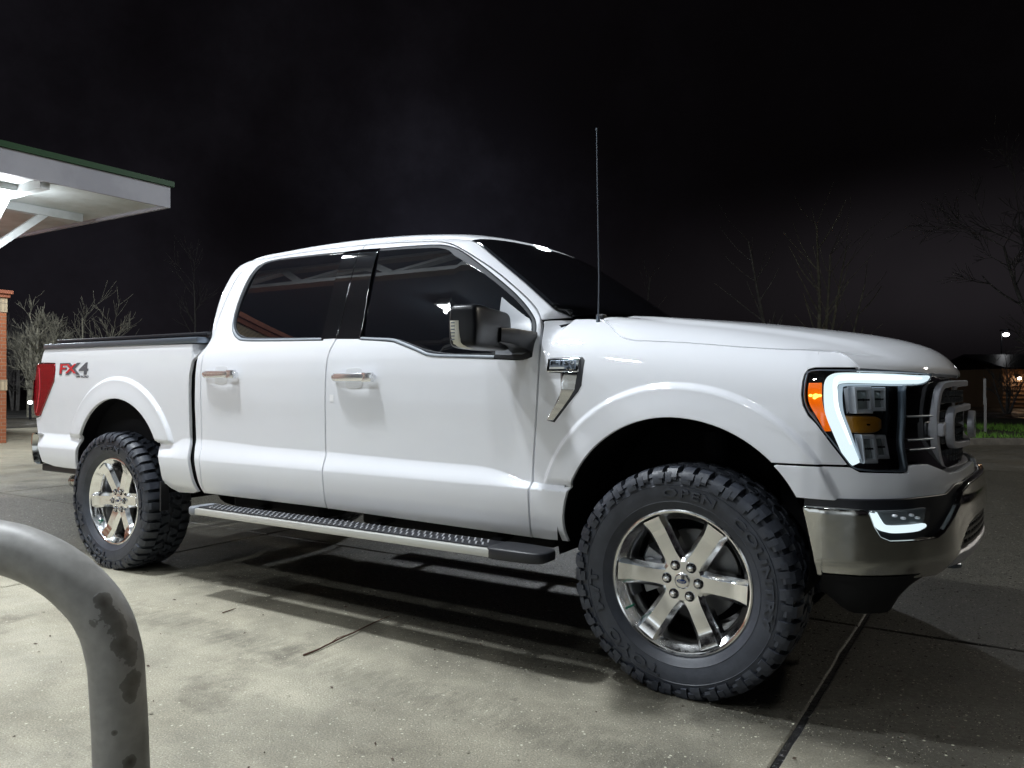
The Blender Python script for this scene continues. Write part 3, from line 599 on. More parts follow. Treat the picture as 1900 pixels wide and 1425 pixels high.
decal('XLT', (-.466, 1.2175), .038, .010, .0118, .004, 0, .012).build('trim_letters', CHROME, vb)
MB().add(W(np.array([-.56, -.492, -.492, -.56]), np.array([1.214, 1.214, 1.222, 1.222]), .0140), [(0, 1, 2, 3)]).build('badge_bar', ALU, vb)
# ------------------------------------------------------------------ door handles
def handle(door, sgn, x0, x1, z):
    cup = MB(); P = []
    xc = (x0+x1)/2-.003
    pl = smoothloop([(xc-.062, z-.042), (xc-.062, z+.034), (xc-.045, z+.046), (xc+.035, z+.046), (xc+.052, z+.034), (xc+.052, z-.042), (xc+.035, z-.056), (xc-.045, z-.056)], 2, .3)
    mb, AN = panel_mesh(W, pl, off=.0014, step=.010, gap=0, deep=.004, edge=.0014)
    AN2 = AN+np.array([0, 0, 0]); 
    if sgn > 0: mb = mb.mirror(); AN2 = AN2*np.array([1, -1, 1])
    mb.build('handle_cup', mat('cup_paint', (.66, .67, .69), .45, coat=.8), door, normals=AN2)
    h = MB(); P = []
    for i, t in enumerate(np.linspace(0, 1, 17)):
        x = x0+(x1-x0)*t; d = .038*math.sin(PI*min(1, max(0, .5+(t-.5)*.93)))**.22; tk = .020-.004*abs(t-.5); hh = .0215
        y = float(S(x, z)); row = []
        for k in range(12):
            a = 2*PI*k/12; cx_ = abs(math.cos(a))**.45*np.sign(math.cos(a)); sx = abs(math.sin(a))**.6*np.sign(math.sin(a))
            row.append((x, sgn*(y+d-.008+.011*cx_), z+hh*sx*(.92 if 0 < i < 16 else .6)))
        P.append(row)
    h.grid(np.array(P), False, True); n = len(h.v); h.f += [tuple(range(12)), tuple(range(n-12, n))]
    h.build('handle', HCH, door, smooth=50)
    y = float(S(x1, z)); k = MB().box(x1-.066, x1-.002, *sorted((sgn*(y+.012), sgn*(y+.037))), z-.023, z+.023, .005)
    k.build('handle_lock_cap', HCH, door, smooth=40)
for sgn, i in ((-1, 0), (1, 1)):
    handle(rdoor[i], sgn, -2.790, -2.510, 1.204); handle(fdoor[i], sgn, -1.779, -1.508, 1.184)
# keypad square on the front door
MB().add(W(np.array([-1.815, -1.788, -1.788, -1.815]), np.array([1.098, 1.098, 1.064, 1.064])[::-1], .001), [(0, 1, 2, 3)]).build('sticker', mat('white_sticker', (.82, .82, .84), .5), fdoor[0])
# ------------------------------------------------------------------ mirrors
def sbox(mb, M, p=.30, n=20, m=24, taper=None):      # rounded box
    P = []
    for i in range(n+1):
        ph = -PI/2+PI*i/n; row = []
        for k in range(m):
            th = 2*PI*k/m; f = lambda c: math.copysign(abs(c)**p, c)
            v = [f(math.cos(ph))*f(math.cos(th)), f(math.cos(ph))*f(math.sin(th)), f(math.sin(ph))]
            if taper: v = taper(v)
            row.append(tuple(M @ Vector(v)))
        P.append(row)
    return mb.grid(np.array(P), False, True)
def mirror_unit(sgn):
    c = Vector((-.737, -1.190, 1.368)); ang = math.radians(16)
    R = Matrix.Rotation(ang, 4, 'Z')                 # outer end swept rearward
    def tp(v):
        x, y, z = v; s_ = 1-.16*max(0, -y)*.3; xx = x*(1-.10*abs(z)) - (.0 if x < 0 else .20*max(0, -y)); zz = z*(1-.06*max(0, y)); return (xx, y, zz if z < 0 else z*(1+.06*max(0, -y)))
    M = Matrix.Translation(c) @ R @ Matrix.Diagonal((.070, .212, .082, 1))
    hd = MB(); sbox(hd, M, .24, 26, 40, tp)
    if sgn > 0: hd = hd.mirror()
    h = hd.build('side_mirror', MIRB, truck, smooth=True)
    fl = MB(); M2 = Matrix.Translation(c) @ R; s2 = lambda v: (M2 @ Vector(v))
    a_ = MB(); 
    arm = np.array([[tuple(p) for p in r] for r in (
        [(-.645, -.915, 1.275), (-.760, -.915, 1.275), (-.770, -.915, 1.345), (-.640, -.915, 1.372)],
        [(-.655, -1.00, 1.300), (-.745, -1.00, 1.300), (-.75, -1.00, 1.362), (-.645, -1.00, 1.375)],
        [(-.655, -1.08, 1.312), (-.730, -1.08, 1.312), (-.735, -1.08, 1.372), (-.650, -1.08, 1.378)],
        [(-.665, -1.16, 1.318), (-.730, -1.16, 1.318), (-.735, -1.16, 1.374), (-.662, -1.16, 1.376)])])
    a_.grid(arm, False, True); a_.f += [(0, 1, 2, 3)]
    if sgn > 0: a_ = a_.mirror()
    a_.build('mirror_arm', MIRB, h, bevel=.006, smooth=35)
    gl = MB(); P = [s2(v) for v in ((-.067, -.185, -.062), (-.067, .185, -.062), (-.067, .185, .064), (-.067, -.185, .064))]; gl.add(P, [(0, 1, 2, 3)])
    if sgn > 0: gl = gl.mirror()
    gl.build('mirror_glass', CHROME, h)
    # turn signal down the outer edge, with its little ribs
    sg = MB()
    pts = [(-.036, -.2125, .020), (-.034, -.2145, -.010), (-.030, -.214, -.042), (-.024, -.208, -.066), (-.008, -.194, -.079), (.012, -.174, -.0845)]
    rows = []
    for x, y, z in pts: rows.append([tuple(s2((x-.018, y+.001, z))), tuple(s2((x-.006, y-.0035, z))), tuple(s2((x+.008, y-.0035, z))), tuple(s2((x+.016, y+.001, z)))])
    sg.grid(np.array(rows))
    if sgn > 0: sg = sg.mirror()
    sgo = sg.build('turn_signal', mat('signal_lens', (.70, .68, .58), .25, coat=1.0), h, smooth=True)
    rbm = MB()
    for k in range(6):
        z = .012-.0125*k; a = s2((-.042, -.2170, z)); rbm.box(a.x-.007, a.x+.009, a.y-.0012, a.y+.0012, a.z-.0022, a.z+.0022)
    if sgn > 0: rbm = rbm.mirror()
    rbm.build('signal_ribs', SATIN, sgo)
    # step line and small cover on the housing face
    cvr = MB(); P = []
    for (y, z) in ((-.022, .004), (.052, .004), (.052, -.052), (-.022, -.048)): P.append(s2((.0615, y, z)))
    cm = MB().box(0, 1, 0, 1, 0, 1) if False else None
    q = MB(); o_ = s2((.052, -.02, -.05)); 
    q.box(-.006, .006, -.036, .036, -.028, .028, .005); q.v = [tuple(s2((.0580+v[0], .012+v[1], -.022+v[2]))) for v in q.v]
    if sgn > 0: q = q.mirror()
    q.build('mirror_cover', MIRB, h, smooth=40)
for sgn in (-1, 1): mirror_unit(sgn)
# ------------------------------------------------------------------ headlamps
HL = smoothloop([(.436, 1.165), (.444, 1.196), (.468, 1.205), (.532, 1.205), (.666, 1.204), (.85, 1.200), (1.022, 1.194), (1.012, 1.176), (.978, 1.156), (.929, 1.146), (.848, 1.144), (.848, 1.015), (.820, .885), (.810, .860), (.800, .853), (.631, .860), (.602, .872), (.572, .914), (.518, .984), (.460, 1.046), (.440, 1.084), (.434, 1.117)], 1, .75)
def ribbon(F, c, wd, o, th, n=8):         # raised light bar following a centre line on the skin
    c = gout(c, n); wd = np.interp(np.linspace(0, 1, len(c)), np.linspace(0, 1, len(wd)), wd); t = np.gradient(c, axis=0); t /= np.hypot(*t.T)[:, None]; nn = np.stack([-t[:, 1], t[:, 0]], 1)
    rows = []
    for k in (-1, -.92, -.6, 0, .6, .92, 1):
        q = c+nn*(wd*k*.5)[:, None]; rows.append(F(q[:, 0], q[:, 1], o+th*(1-abs(k)**4)))
    rows = [F(*(c+nn*(-wd*.5)[:, None]).T, o-.02)]+rows+[F(*(c+nn*(wd*.5)[:, None]).T, o-.02)]
    return MB().grid(np.array(rows).transpose(1, 0, 2))
for sgn in (-1, 1):
    MM = (lambda m: m) if sgn < 0 else (lambda m: m.mirror()); NN = np.array([1, 1, 1]) if sgn < 0 else np.array([1, -1, 1])
    mb, AN = panel_mesh(W, HL, off=-.050, step=.02, gap=.001, deep=-.046, edge=.001); hl = MM(mb).build('headlight', GLOSSB, truck, normals=AN*NN)
    # bezel line round the lamp
    gi, _ = inset(resample(HL, .015), .0065)
    mb, AN = panel_mesh(W, HL, [gi], off=-.001, step=.02, gap=.0012, deep=.03, edge=.0015); MM(mb).build('lamp_bezel', SATIN, hl, normals=AN*NN)
    # C shaped daytime running lamp
    MM(ribbon(W, [(1.008, 1.1755), (.93, 1.170), (.80, 1.1715), (.68, 1.174), (.60, 1.1745), (.566, 1.168), (.550, 1.152), (.545, 1.12), (.545, 1.085), (.552, 1.05), (.570, 1.005), (.594, .950), (.613, .905), (.622, .884)], [.018, .030, .035, .035, .036, .038, .042, .044, .046, .048, .046, .044, .040, .034], -.010, .006)).build('running_light', LEDW, hl, smooth=True)
    MM(ribbon(W, [(.94, 1.1745), (.80, 1.1755), (.68, 1.177), (.60, 1.176), (.570, 1.170), (.560, 1.152), (.558, 1.12), (.559, 1.085), (.567, 1.05), (.585, 1.005), (.607, .950)], [.006, .016, .019, .019, .017, .016, .015, .015, .014, .012, .006], -.004, .0035)).build('light_core', LEDC, hl, smooth=True)
    MM(ribbon(W, [(.90, 1.1500), (.80, 1.1505), (.66, 1.1515), (.598, 1.149), (.586, 1.135), (.581, 1.10), (.583, 1.06), (.595, 1.025), (.612, .985), (.632, .93), (.640, .90)], [.006, .006, .007, .008, .010, .011, .011, .010, .009, .008, .006], -.016, .004)).build('light_guide', LEDW2, hl, smooth=True)
    # amber corner marker
    mb, AN = panel_mesh(W, smoothloop([(.4535, 1.158), (.512, 1.159), (.508, 1.108), (.514, 1.072), (.528, 1.035), (.543, .993), (.521, .991), (.487, 1.034), (.462, 1.072), (.4515, 1.100), (.450, 1.13)], 1, .6), off=-.008, step=.012, gap=.001, deep=.02, edge=.003)
    am = MM(mb).build('amber_marker', AMB, hl, normals=AN*NN)
    bm_ = MB()
    for dx, dz, r in ((0, 0, .010), (-.018, .001, .0065), (.016, .001, .0065), (-.005, -.007, .006)):
        c0 = W(np.array([.480+dx]), np.array([1.113+dz]), -.0035)[0]; sbox(bm_, Matrix.Translation(c0) @ Matrix.Diagonal((r, .0028, r*.75, 1)), 1, 8, 10)
    MM(bm_).build('marker_bulb', AMBHOT, am, smooth=True)
    # projector units: two above, two below, amber reflector between
    def blk(u0, u1, z0, z1, o0, o1, nm, m_, par, r=.18, ins=.006):
        pl = smoothloop([(u0, z0), (u1, z0), (u1, z1), (u0, z1)], 2, .5); mb2 = MB(); c_ = np.array(pl).mean(0)
        P = [W(pl[:, 0], pl[:, 1], o0), W(pl[:, 0], pl[:, 1], o1-.004)]; q = c_+(pl-c_)*.94; P.append(W(q[:, 0], q[:, 1], o1)); q = c_+(pl-c_)*.72; P.append(W(q[:, 0], q[:, 1], o1-.001))
        q = c_+(pl-c_)*.66; P.append(W(q[:, 0], q[:, 1], o1-.016))
        mb2.grid(np.array(P).transpose(1, 0, 2), True, False); return MM(mb2).build(nm, m_, par, smooth=40), pl, c_
    for (u0, u1, z0, z1, oo) in ((.634, .704, 1.053, 1.146, -.012), (.712, .768, 1.060, 1.143, -.020), (.656, .710, .884, .982, -.014), (.717, .768, .897, .978, -.022)):
        pb, pl, c_ = blk(u0, u1, z0, z1, -.05, oo, 'projector', SILV, hl)
        q = c_+(pl-c_)*.68; ln = MB(); P = [W(q[:, 0], q[:, 1], oo-.014)]
        for s_, d_ in ((.8, .004), (.5, .008), (.15, .010)): q2 = c_+(q-c_)*s_; P.append(W(q2[:, 0], q2[:, 1], oo-.014+d_))
        ln.grid(np.array(P).transpose(1, 0, 2), True, False); MM(ln).build('projector_lens', LENSG, pb, smooth=True)
        br = MB(); br.grid(np.array([W(np.array([u0+.006, u1-.006]), np.array([c_[1]+k]*2), oo-.003) for k in (-.003, .003)])); MM(br).build('projector_bar', BLACKM, pb)
    # inner side reflectors next to the running lamp
    for (P4) in ([(.594, 1.138), (.628, 1.142), (.626, 1.060), (.600, 1.052)], [(.632, .968), (.654, .972), (.656, .895), (.652, .89)]):
        sb = MB().grid(np.array([W(np.array([P4[0][0], P4[1][0]]), np.array([P4[0][1], P4[1][1]]), np.array([-.016, -.035])), W(np.array([P4[3][0], P4[2][0]]), np.array([P4[3][1], P4[2][1]]), np.array([-.016, -.040]))]))
        MM(sb).build('side_reflector', SILV, hl)
    rp = smoothloop([(.600, 1.045), (.730, 1.045), (.756, 1.03), (.756, 1.00), (.728, .984), (.640, .986), (.618, .99)], 2, .5); P = [W(rp[:, 0], rp[:, 1], -.045)]; c_ = np.array([.69, 1.015])
    for s_, o_ in ((1, -.030), (.9, -.024), (.5, -.020), (.1, -.019)): q = c_+(rp-c_)*s_; P.append(W(q[:, 0], q[:, 1], o_))
    MM(MB().grid(np.array(P).transpose(1, 0, 2), True, False)).build('amber_reflector', AMBD, hl, smooth=40)
    # clear outer cover
    mb, AN = panel_mesh(W, HL, off=.0015, step=.018, gap=.006, deep=.001, edge=.001); MM(mb).build('lamp_cover', LENS, hl, normals=AN*NN)
# ------------------------------------------------------------------ grille
gr = MB(); UC = float(_cu[int(np.abs(CP[:, 1]).argmin())])
mb, AN = panel_mesh(W, [(.851, .88), (.925, .879), (.99, .862), (1.06, .842), (1.12, .838), (2*UC-1.12, .838), (2*UC-1.06, .842), (2*UC-.99, .862), (2*UC-.925, .879), (2*UC-.851, .88), (2*UC-.851, 1.143), (2*UC-.93, 1.144), (2*UC-.98, 1.152), (2*UC-1.03, 1.192), (1.03, 1.192), (.98, 1.152), (.93, 1.144), (.851, 1.143)], off=-.045, step=.05, gap=.001, deep=.05)
grille = mb.build('grille', GLOSSB, truck, normals=AN)
def GX(y, d=0): return .886-.30*y*y+d
def gbar(pts, hw, dep, m_=None, closed=False, nm='grille_bar', mt=None, par=None, n=8, xo=0.):
    p = gout(pts, n) if not closed else gout(list(pts)+[pts[0]], n)[:-1]; rows = []; N = len(p)
    for i in range(N):
        a = p[(i-1) % N] if closed or i > 0 else p[i]; b = p[(i+1) % N] if closed or i < N-1 else p[i]; t = b-a; t = t/np.hypot(*t); nx, nz = -t[1], t[0]
        row = []
        for s_, d_ in ((-1, -dep), (-1, -.006), (-.75, 0), (.75, 0), (1, -.006), (1, -dep)): y, z = p[i][0]+nx*hw*s_, p[i][1]+nz*hw*s_; row.append((GX(y, d_+xo), y, z))
        rows.append(row)
    m = MB().grid(np.array(rows), closed, True); return m.build(nm, mt or WETCHROME, par or grille, smooth=40)
FR = [(-.42, 1.150), (-.462, 1.128), (-.492, 1.06), (-.496, .99), (-.488, .93), (-.458, .865), (-.415, .835)]
FRf = FR+[(-.30, .829), (0, .826), (.30, .829)]+[(-a, b) for a, b in FR[::-1]]+[(.3, 1.156), (0, 1.158), (-.3, 1.156)]
gbar(FRf, .012, .022, closed=True, nm='grille_frame', n=6)
CL = [(-.335, 1.055), (-.362, 1.03), (-.368, .99), (-.360, .945), (-.330, .922), (-.2, .918), (0, .917)]
CLf = CL+[(-a, b) for a, b in CL[::-1][1:]]+[(.2, 1.060), (0, 1.061), (-.2, 1.060)]
gbar(CLf, .012, .026, closed=True, nm='centre_bar', n=6, xo=.010)
for sgn in (-1, 1):
    b = MB().box(GX(.44)-.05, GX(.44)+.004, *sorted((sgn*.385, sgn*.500)), .962, 1.012, .006); b.build('bar_link', WETCHROME, grille, smooth=40)
    # long thin bars on the lamp side of the grille
    for z, m_ in ((1.040, GLOSSB), (.958, GLOSSB), (.925, GLOSSB)):
        mm_ = ribbon(W, [(.855, z), (.95, z), (1.02, z)], [.007, .007], -.006, .003, 4); (mm_ if sgn < 0 else mm_.mirror()).build('side_bar', SATIN, grille, smooth=True)
slots = MB()
for zz in (1.118, 1.093, 1.038, 1.012, .968, .942, .894, .868):
    for k in range(-9, 10):
        y = k*.048+(.024 if int(zz*1000) % 2 else 0)
        if abs(y) > .41: continue
        for dz, dy, hh, ww in ((.009, 0, .0022, .020), (-.009, 0, .0022, .020), (0, .018, .009, .0022), (0, -.018, .009, .0022)):
            slots.box(GX(y)-.05, GX(y)-.018, y+dy-ww, y+dy+ww, zz+dz-hh, zz+dz+hh)
slots.build('grille_mesh', BLACKP, grille)
# emblem: oval badge
em = MB(); P = []
for r_, d_ in ((1, .0), (1, .016), (.95, .024), (.88, .024), (.86, .019)):
    P.append([(GX(0)+.004+d_-.10*(r_*.118*math.cos(a))**2, r_*.118*math.cos(a), .990+r_*.056*math.sin(a)) for a in np.linspace(0, 2*PI, 49)[:-1]])
em.grid(np.array(P).transpose(1, 0, 2), True, False); ems = em.build('emblem', WETCHROME, grille, smooth=40)
f_ = MB(); P = []
for r_ in (.87, .6, .3, .02): P.append([(GX(0)+.0225+.004*(1-r_)-.10*(r_*.118*math.cos(a))**2, r_*.118*math.cos(a), .990+r_*.056*math.sin(a)) for a in np.linspace(0, 2*PI, 49)[:-1]])
f_.grid(np.array(P).transpose(1, 0, 2), True, False).build('emblem_face', BLUEB, ems, smooth=True)
v, f = text_poly('Ford', 1, .35, .01, .05); v = fit(v, .135, .045); MB().add([(GX(0)+.025-.10*q[0]**2+.002*q[2], q[0], .990+q[1]) for q in v], f).build('emblem_script', CHROME, ems)
# ------------------------------------------------------------------ bumper
FOGB = mat('fog_lens_body', (.11, .125, .135), .15, coat=1.0)
BP = [(.440, .728), (.441, .739), (.449, .743), (.549, .742), (.618, .739), (.632, .725), (.645, .682), (.662, .650), (.690, .636), (.80, .634), (.895, .634), (.930, .648), (.985, .690), (1.04, .735), (1.09, .775), (1.16, .795), (1.30, .800), (UC, .802)]
BP2 = [(UC, .665), (1.22, .665), (1.13, .650), (1.075, .610), (1.035, .560), (1.000, .522), (.965, .503), (.928, .494), (.80, .499), (.68, .503), (.567, .505), (.484, .506), (.470, .591), (.453, .671)]
mir = lambda L: [(2*UC-a, b) for a, b in L]
mb, AN = panel_mesh(BW, BP[:-1]+mir(BP)[::-1]+mir(BP2)[::-1]+BP2[1:], step=.016, gap=.0, deep=.035, edge=.006)
bumper = mb.build('front_bumper', CHROME_D, truck, normals=AN)
mb, AN = panel_mesh(BW, [(.44, .700), (.44, .768), (.789, .768), (1.0, .768), (1.08, .795), (UC, .80)]+mir([(.44, .700), (.44, .768), (.789, .768), (1.0, .768), (1.08, .795), (UC, .80)])[::-1][1:]+mir([(.62, .62), (.95, .62)])+[(.95, .62), (.62, .62)], step=.03, off=-.022, gap=.0, deep=.03, edge=.004); mb.build('bumper_recess', BLACKP, bumper, normals=AN)
mb, AN = panel_mesh(BW, [(.98, .53), (1.05, .60), (1.12, .67), (UC, .68)]+mir([(.98, .53), (1.05, .60), (1.12, .67), (UC, .68)])[::-1][1:]+[(UC, .52)], step=.04, off=-.05, gap=.0, deep=.03, edge=.004); mb.build('lower_intake', BLACKM, bumper, normals=AN)
it = MB()
for z in (.575, .600, .625, .648):
    it.grid(np.stack([BW(np.linspace(1.03+(z-.575)*1.1, 2*UC-1.03-(z-.575)*1.1, 40), np.full(40, z+dz), o_) for dz, o_ in ((-.005, -.045), (-.005, -.012), (.005, -.012), (.005, -.045))], 1))
for k in range(22):
    u = 1.06+k*(2*UC-2.12)/21; it.grid(np.stack([BW(np.array([u-.004]*4), np.linspace(.57, .655, 4), -.03), BW(np.array([u-.004]*4), np.linspace(.57, .655, 4), -.016), BW(np.array([u+.004]*4), np.linspace(.57, .655, 4), -.016)], 1))
it.grid(BW(np.linspace(1.09, 2*UC-1.09, 30)[:, None]+np.zeros((1, 2)), np.array([[.565, .660]])+np.zeros((30, 1)), -.046)); it.build('intake_mesh', BLACKP, bumper)
mb, AN = panel_mesh(BW, [(.992, .510), (1.04, .548), (1.10, .556), (UC, .558)]+mir([(.992, .510), (1.04, .548), (1.10, .556), (UC, .558)])[::-1][1:]+mir([(1.03, .508), (UC, .505)])+[(1.03, .508)], step=.025, off=-.006, gap=.0, deep=.03, edge=.006); mb.build('skid_bar', WETCHROME, bumper, normals=AN)
for sgn in (-1, 1):
    MM = (lambda m: m) if sgn < 0 else (lambda m: m.mirror()); NN = np.array([1, 1, 1]) if sgn < 0 else np.array([1, -1, 1])
    # slanted cheek that frames the fog lamp
    fl_ = smoothloop([(.637, .734), (.845, .737), (.832, .690), (.805, .664), (.676, .663), (.654, .690)], 1, .5)
    mb, AN = panel_mesh(BW, fl_, off=-.010, step=.02, gap=0, deep=.01); fg = MM(mb).build('fog_light', FOGB, bumper, normals=AN*NN)
    MM(ribbon(BW, [(.643, .730), (.652, .706), (.664, .684), (.688, .6745), (.74, .6735), (.79, .675), (.820, .680)], [.010, .015, .020, .024, .024, .022, .012], .000, .005)).build('fog_strip', LEDW, fg, smooth=True)
    cr = MB()
    for u, z in ((.705, .718), (.735, .709), (.765, .718), (.79, .707)): c0 = BW(np.array([u]), np.array([z]), -.006)[0]; sbox(cr, Matrix.Translation(c0) @ Matrix.Diagonal((.009, .006, .0045, 1)), .8, 8, 10)
    MM(cr).build('fog_reflector', SILV, fg, smooth=True)
    mb, AN = panel_mesh(BW, fl_, off=.008, step=.02, gap=.002, deep=.001); MM(mb).build('fog_cover', LENS, fg, normals=AN*NN)
    hk = MB(); y0 = sgn*.50
    hk.tube([(.70, y0-.02, .505), (.80, y0-.022, .502), (.865, y0-.018, .500), (.880, y0, .500), (.865, y0+.018, .500), (.80, y0+.022, .502), (.70, y0+.02, .505)], .0095, 10); hk.build('tow_hook', SATIN, truck, smooth=True)
# air dam under the bumper
dam = MB(); us = np.linspace(.50, 2*UC-.50, 70); rows = []
for z, o_ in ((.515, -.03), (.48, -.045), (.43, -.075), (.375, -.10), (.372, -.13)):
    zz = np.full(70, z)+np.where((us < .62) | (us > 2*UC-.62), (.375-z)*0+0, 0); p = BW(us, np.full(70, .56), o_+.02-(.02+.16*(.515-z)/.143)*sst(us, .72, 1.02)*sst(-us, -(2*UC-.72), -(2*UC-1.02))**1); p[:, 2] = z+(.14*(1-sst(us, .50, .64))+.14*sst(us, 2*UC-.64, 2*UC-.50))*(.515-z)/.143*.5; rows.append(p)
dam.grid(np.array(rows)).build('air_dam', DAM, truck, smooth=True)
# radiator, engine mass, splash shields: dark
MB().box(.30, .70, -.70, .70, .50, 1.15).build('radiator_support', BLACKM, truck)
# ------------------------------------------------------------------ running boards
for sgn in (-1, 1):
    ys = lambda a, b: sorted((sgn*a, sgn*b))
    st = MB(); st.box(-2.66, -.745, *ys(.985, 1.128), .449, .482, .005); stp = st.build('running_board', ALU, truck, smooth=30)
    tp_ = MB(); tp_.box(-2.655, -.748, *ys(.988, 1.106), .483, .489, .002); tp_.build('tread_strip', BLACKP, stp, smooth=30)
    rbs = MB(); x = -2.60
    while x < -.80:
        rbs.obox((x, sgn*1.000, .4905), (x+.030, sgn*1.050, .4905), .007, .005); rbs.obox((x+.012, sgn*1.058, .4905), (x+.036, sgn*1.098, .4905), .007, .005); x += .034
    rbs.build('tread_ribs', mat('rib_alu', (.85, .87, .92), .22, .7), stp)
    cp = MB(); M_ = Matrix.Translation((-.632, sgn*1.052, .467)) @ Matrix.Diagonal((.135, .080, .026, 1))
    sbox(cp, M_, .30, 16, 28, lambda v: (v[0], v[1]*(1-.35*max(0, v[0])**3) - (sgn*-.0)*v[0], v[2]*(1-.1*max(0, v[0])))); cp.build('end_cap', BLACKP, stp, smooth=True)
    cp = MB(); sbox(cp, Matrix.Translation((-2.675, sgn*1.052, .467)) @ Matrix.Diagonal((.030, .080, .024, 1)), .3, 12, 24); cp.build('end_cap', GREYP, stp, smooth=True)
    for x in (-2.4, -1.55, -.85):
        br = MB(); br.obox((x, sgn*.70, .50), (x, sgn*1.00, .455), .05, .02); br.obox((x, sgn*.74, .60), (x, sgn*.72, .49), .05, .03); br.build('board_bracket', BLACKM, stp)
# ------------------------------------------------------------------ wheel wells, frame and axles
for sgn in (-1, 1):
    for cx, cz, rx, rz, a0, a1 in ((-3.655, .60, .475, .472, -12, 192), (-.03, .56, .49, .482, -16, 192)):
        rows = []
        for k in range(41):
            a = math.radians(a0+(a1-a0)*k/40); rows.append([(cx+rx*math.cos(a), sgn*y, cz+rz*math.sin(a)) for y in (.962, .60, .42)])
        wl = MB().grid(np.array(rows)); n = len(rows); wl.add([(r[2][0], r[2][1], r[2][2]) for r in rows]+[(cx, sgn*.42, cz-.1)], [(i, i+1, n) for i in range(n-1)])
        wl.build('wheel_arch_liner', BLACKM, truck, smooth=50)
fm = MB()
for sgn in (-1, 1):
    fm.box(-4.45, .70, *sorted((sgn*.40, sgn*.50)), .56, .70, .01); fm.tube([(-4.3, sgn*.56, .62), (-3.693, sgn*.56, .50), (-3.1, sgn*.56, .62)], .03, 8)
    fm.tube([(-3.60, sgn*.52, .50), (-3.5, sgn*.50, .86)], .035, 10); fm.tube([(.05, sgn*.58, .50), (.0, sgn*.55, .95)], .05, 12); fm.obox((0, sgn*.70, .36), (.05, sgn*.40, .42), .10, .04); fm.obox((0, sgn*.70, .55), (-.05, sgn*.42, .66), .08, .03)
for x in (-4.2, -2.9, -2.0, -1.1, -.4, .5): fm.box(x-.05, x+.05, -.42, .42, .58, .66)
fm.tube([(-3.693, -.72, .415), (-3.693, .72, .415)], .045, 12); sbox(fm, Matrix.Translation((-3.70, .0, .415)) @ Matrix.Diagonal((.17, .15, .15, 1)), .8, 10, 14)
fm.tube([(-3.6, 0, .44), (-1.6, .05, .52)], .05, 12); fm.tube([(0, -.72, .415), (0, .72, .415)], .03, 10); sbox(fm, Matrix.Translation((0, .1, .43)) @ Matrix.Diagonal((.15, .2, .13, 1)), .8, 10, 14)
fm.box(-.35, .30, -.28, .28, .42, .60, .03); fm.box(-1.5, -.45, -.2, .2, .46, .60, .03); fm.box(-3.0, -1.9, -.80, -.38, .50, .60, .03); fm.tube([(-2.6, .5, .52), (-1.2, .5, .50)], .09, 14)
fm.box(-2.85, -.55, -.86, .86, .60, .62); fm.box(-1.75, -.62, -.80, -.60, .44, .60, .02); fm.box(-1.75, -.62, .60, .80, .44, .60, .02); fm.box(-2.72, -2.02, -.84, -.60, .43, .60, .04); fm.build('chassis', BLACKM, truck)
sk = MB(); sk.box(-2.83, -.60, -.90, -.86, .52, .62, .01); sk.box(-2.83, -.60, .86, .90, .52, .62, .01); sk.build('sill_panel', BLACKM, truck)
for sgn in (-1, 1): MB().box(-3.190, -3.178, *sorted((sgn*.980, sgn*.925)), .400, .575, .003).build('mud_flap', BLACKP, truck)
